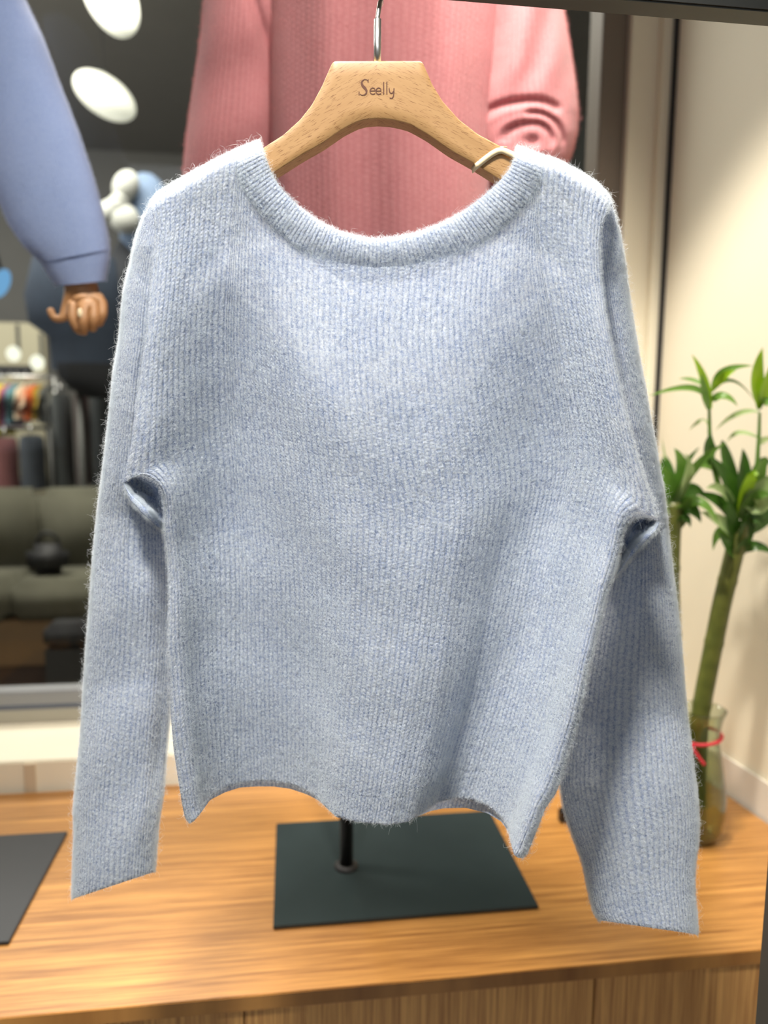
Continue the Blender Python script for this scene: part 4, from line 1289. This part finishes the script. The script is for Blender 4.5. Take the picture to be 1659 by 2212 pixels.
# opposite shop: lit back panel, beam, clothes rack with coloured garments
Y0 = 5.6
a_, b_ = ov(-260, 690, Y0), ov(112, 1060, Y0)
shop = thing('shop_bay', 'lit beige bay of the shop opposite behind the coloured clothes', 'shop fitting', (0.5 * (a_[0] + b_[0]), Y0, 0))
MB().box((a_[0], Y0, 0), (b_[0], Y0 + 0.06, a_[2])).build('back_panel', plain('beige_panel', (176, 170, 146), 0.8, var=0.1, scale=2), shop)
z_ = ov(50, 800, Y0 - 0.5)
MB().box((a_[0], Y0 - 0.5, z_[2] - 0.03), (b_[0] + 0.05, Y0 - 0.44, z_[2] + 0.03), 0.004).build('beam', M['seal'], shop)
for x, y in ((29, 764), (80, 783)):
    p = ov(x, y, Y0 - 0.35)
    l_ = thing('spot_lamp', ('round white spot lamp above the clothes rack, higher of the two' if x < 50 else 'round white spot lamp above the clothes rack, lower of the two'), 'lamp', tuple(p), 'spot lamps over the coloured clothes')
    MB().ball(p, (0.045, 0.03, 0.05)).build('bulb', glow('spot_lamp_glow', (250, 250, 228), 1.3), l_, True)
    MB().tube([p + np.array([0, 0.04, 0.0]), p + np.array([0, 0.1, 0.02]), p + np.array([0, 0.1, 0.2])], 0.012, 8).build('bracket', M['rail'], l_, True)
Yr = Y0 - 0.6
ra, rb = ov(-60, 812, Yr), ov(118, 826, Yr)
rk = thing('clothing_rail', 'steel clothing rail of the shop opposite full of coloured garments', 'clothes rack', (0.5 * (ra[0] + rb[0]), Yr, 0))
MB().tube([ra, (rb[0], Yr, ra[2])], 0.012, 10).build('rail', M['chrome'], rk, True)
for x in (ra[0], rb[0]): MB().tube([(x, Yr, 0), (x, Yr, ra[2])], 0.014, 10).build('post', M['chrome'], rk, True)
cols = [(-40, -16, (90, 110, 150), 'denim blue', 980), (-14, 19, (228, 214, 70), 'yellow', 940), (19, 31, (206, 120, 148), 'pink', 925), (31, 46, (112, 156, 172), 'teal', 915), (46, 70, (204, 188, 160), 'beige', 905), (70, 88, (206, 110, 66), 'orange', 908), (88, 99, (198, 170, 66), 'mustard', 905), (99, 114, (120, 120, 112), 'grey', 915)]
for xl, xr2, cc, nm_, yb_ in cols:
    A_ = ov(xl, 840, Yr); B_ = ov(xr2, yb_, Yr)
    gm = MB()
    zt_ = ra[2]
    hw = (B_[0] - A_[0]) / 2
    xm = (A_[0] + B_[0]) / 2
    t_ = thing('hung_garment', f'{nm_} garment hanging on the clothing rail of the shop opposite', 'garment', (xm, Yr, zt_), 'garments on the far clothing rail')
    rows = []
    for dz, wf, df in ((-0.05, 0.3, 0.05), (-0.09, 0.85, 0.18), (-0.2, 1.0, 0.22), ((A_[2] - zt_ + B_[2] - zt_) * 0.45, 0.96, 0.2), (B_[2] - zt_, 1.02, 0.22)):
        rows.append([np.array([xm + hw * wf * math.cos(q) * (1 + 0.1 * math.sin(5 * q)), Yr + df * math.sin(q), zt_ + dz]) for q in np.linspace(0, 2 * math.pi, 24, endpoint=False)])
    grid('cloth', np.array(rows), plain(nm_ + '_cloth', tuple(min(255, v * 1.12) for v in cc), 0.9, var=0.15, scale=15), t_, close=True)
    MB().tube([(xm, Yr, zt_ + 0.025), (xm, Yr + 0.014, zt_ + 0.02), (xm, Yr + 0.014, zt_), (xm, Yr, zt_ - 0.06)], 0.004, 6).build('hook', M['chrome'], t_, True)

# plum and grey garments standing further right and lower
for Yq, xa, xb, yq, lab in ((4.9, 98, 262, 838, 'dark clothing rail of long grey and plum garments outside'), (4.75, -40, 108, 924, 'low dark clothing rail holding the dusky red and slate garments outside')):
    qa, qb = ov(xa, yq, Yq), ov(xb, yq, Yq)
    r2 = thing('clothing_rail', lab, 'clothes rack', (0.5 * (qa[0] + qb[0]), Yq, 0))
    MB().tube([(qa[0], Yq, qa[2]), (qb[0], Yq, qa[2])], 0.012, 10).build('rail', M['rail'], r2, True)
    for x in (qa[0], qb[0]): MB().tube([(x, Yq, 0), (x, Yq, qa[2])], 0.014, 10).build('post', M['rail'], r2, True)
for xl, xr2, y0, y1, Y, cc, lab in ((112, 160, 850, 1050, 4.9, (84, 88, 88), 'long grey garment hanging beside the coloured clothes outside'),
                                  (164, 196, 850, 1045, 4.9, (96, 74, 74), 'long plum garment hanging between dark ones outside'),
                                  (196, 250, 850, 1060, 4.9, (58, 62, 64), 'long charcoal garment hanging right of the plum one outside'),
                                  (-10, 40, 945, 1060, 4.75, (128, 84, 84), 'dusky red garment hanging below the yellow one outside'),
                                  (44, 98, 940, 1055, 4.75, (74, 80, 88), 'slate folded garment below the coloured clothes outside')):
    A_, B_ = ov(xl, y0, Y), ov(xr2, y1, Y)
    xm, hw = (A_[0] + B_[0]) / 2, (B_[0] - A_[0]) / 2
    t_ = thing('long_garment', lab, 'garment', (xm, Y, B_[2]))
    rows = []
    for f_, wf in ((0, 0.5), (0.06, 0.9), (0.3, 1.0), (0.7, 0.97), (1, 1.03)):
        rows.append([np.array([xm + hw * wf * math.cos(q) * (1 + 0.08 * math.sin(6 * q)), Y + 0.12 * math.sin(q), A_[2] + (B_[2] - A_[2]) * f_]) for q in np.linspace(0, 2 * math.pi, 24, endpoint=False)])
    grid('cloth', np.array(rows), plain('dull_cloth', cc, 0.95, var=0.2, scale=12), t_, close=True)
    MB().tube([(xm, Y - 0.014, A_[2] - 0.01), (xm, Y - 0.016, A_[2] + 0.06)], 0.004, 6).build('hook', M['chrome'], t_, True)

# olive sofa on a wooden plinth with a black bag
YS = 3.3
A_, B_ = ov(-420, 1050, YS + 0.5), ov(290, 1330, YS)
sofa = thing('olive_sofa', 'olive grey upholstered sofa seen through the window', 'sofa', (0.5 * (A_[0] + B_[0]), YS, 0))
zs = ov(100, 1285, YS)[2]
zbk = ov(100, 1052, YS + 0.55)[2]
om = plain('olive_upholstery', (92, 91, 77), 0.95, var=0.35, scale=6)
xw = np.linspace(A_[0], B_[0], 4)
for i in range(3):
    MB().box((xw[i] + 0.004, YS + 0.40, zs - 0.05), (xw[i + 1] - 0.004, YS + 0.58, zbk), 0.04).build('back_cushion', om, sofa, True)
    MB().box((xw[i] + 0.004, YS, zs - 0.12), (xw[i + 1] - 0.004, YS + 0.42, zs + 0.05), 0.03).build('seat_cushion', om, sofa, True)
zw0 = ov(100, 1440, YS)[2]
MB().box((A_[0], YS + 0.01, zw0), (B_[0], YS + 0.6, zs - 0.12), 0.01).build('plinth', plain('brown_plinth', (110, 86, 58), 0.5, var=0.2), sofa)
MB().box((A_[0] + 0.05, YS + 0.06, 0.0), (B_[0] - 0.05, YS + 0.55, zw0)).build('recessed_base', plain('dark_umber', (58, 40, 32), 0.6), sofa)
p = ov(108, 1290, YS + 0.2)
p[2] = zs + 0.052
bag = MB().box(p + np.array([-0.09, -0.05, 0]), p + np.array([0.09, 0.05, 0.14]), 0.035).build('handbag', plain('black_leather', (26, 26, 28), 0.6), None, True)
hp = [p + np.array([0.05 * math.cos(q), 0, 0.13 + 0.06 * math.sin(q)]) for q in np.linspace(0, math.pi, 16)]
MB().tube(hp, 0.008, 8).build('strap', bag.data.materials[0], bag, True)
tag(bag, 'black handbag resting on the olive sofa outside the window', 'bag')
p = ov(155, 1375, YS - 0.35)
cs = MB().box((p[0] - 0.09, p[1] - 0.07, p[2] - 0.03), (p[0] + 0.09, p[1] + 0.07, p[2] + 0.06), 0.02).build('black_pouf', plain('black_fabric', (36, 36, 38), 0.9), None, True)
MB().box((p[0] - 0.085, p[1] - 0.065, 0.0), (p[0] + 0.085, p[1] + 0.065, p[2] - 0.03), 0.004).build('leg_block', M['seal'], cs)
tag(cs, 'small black stool in front of the olive sofa outside', 'stool')
p, p2 = ov(40, 1475, YS - 0.2), ov(175, 1475, YS - 0.2)
mat_ = MB().box((p[0], YS - 0.3, 0.0), (p2[0], YS - 0.02, 0.012), 0.004).build('red_mat', plain('oxblood_mat', (110, 34, 30), 0.9), None)
tag(mat_, 'dark red mat on the floor before the sofa outside', 'mat')
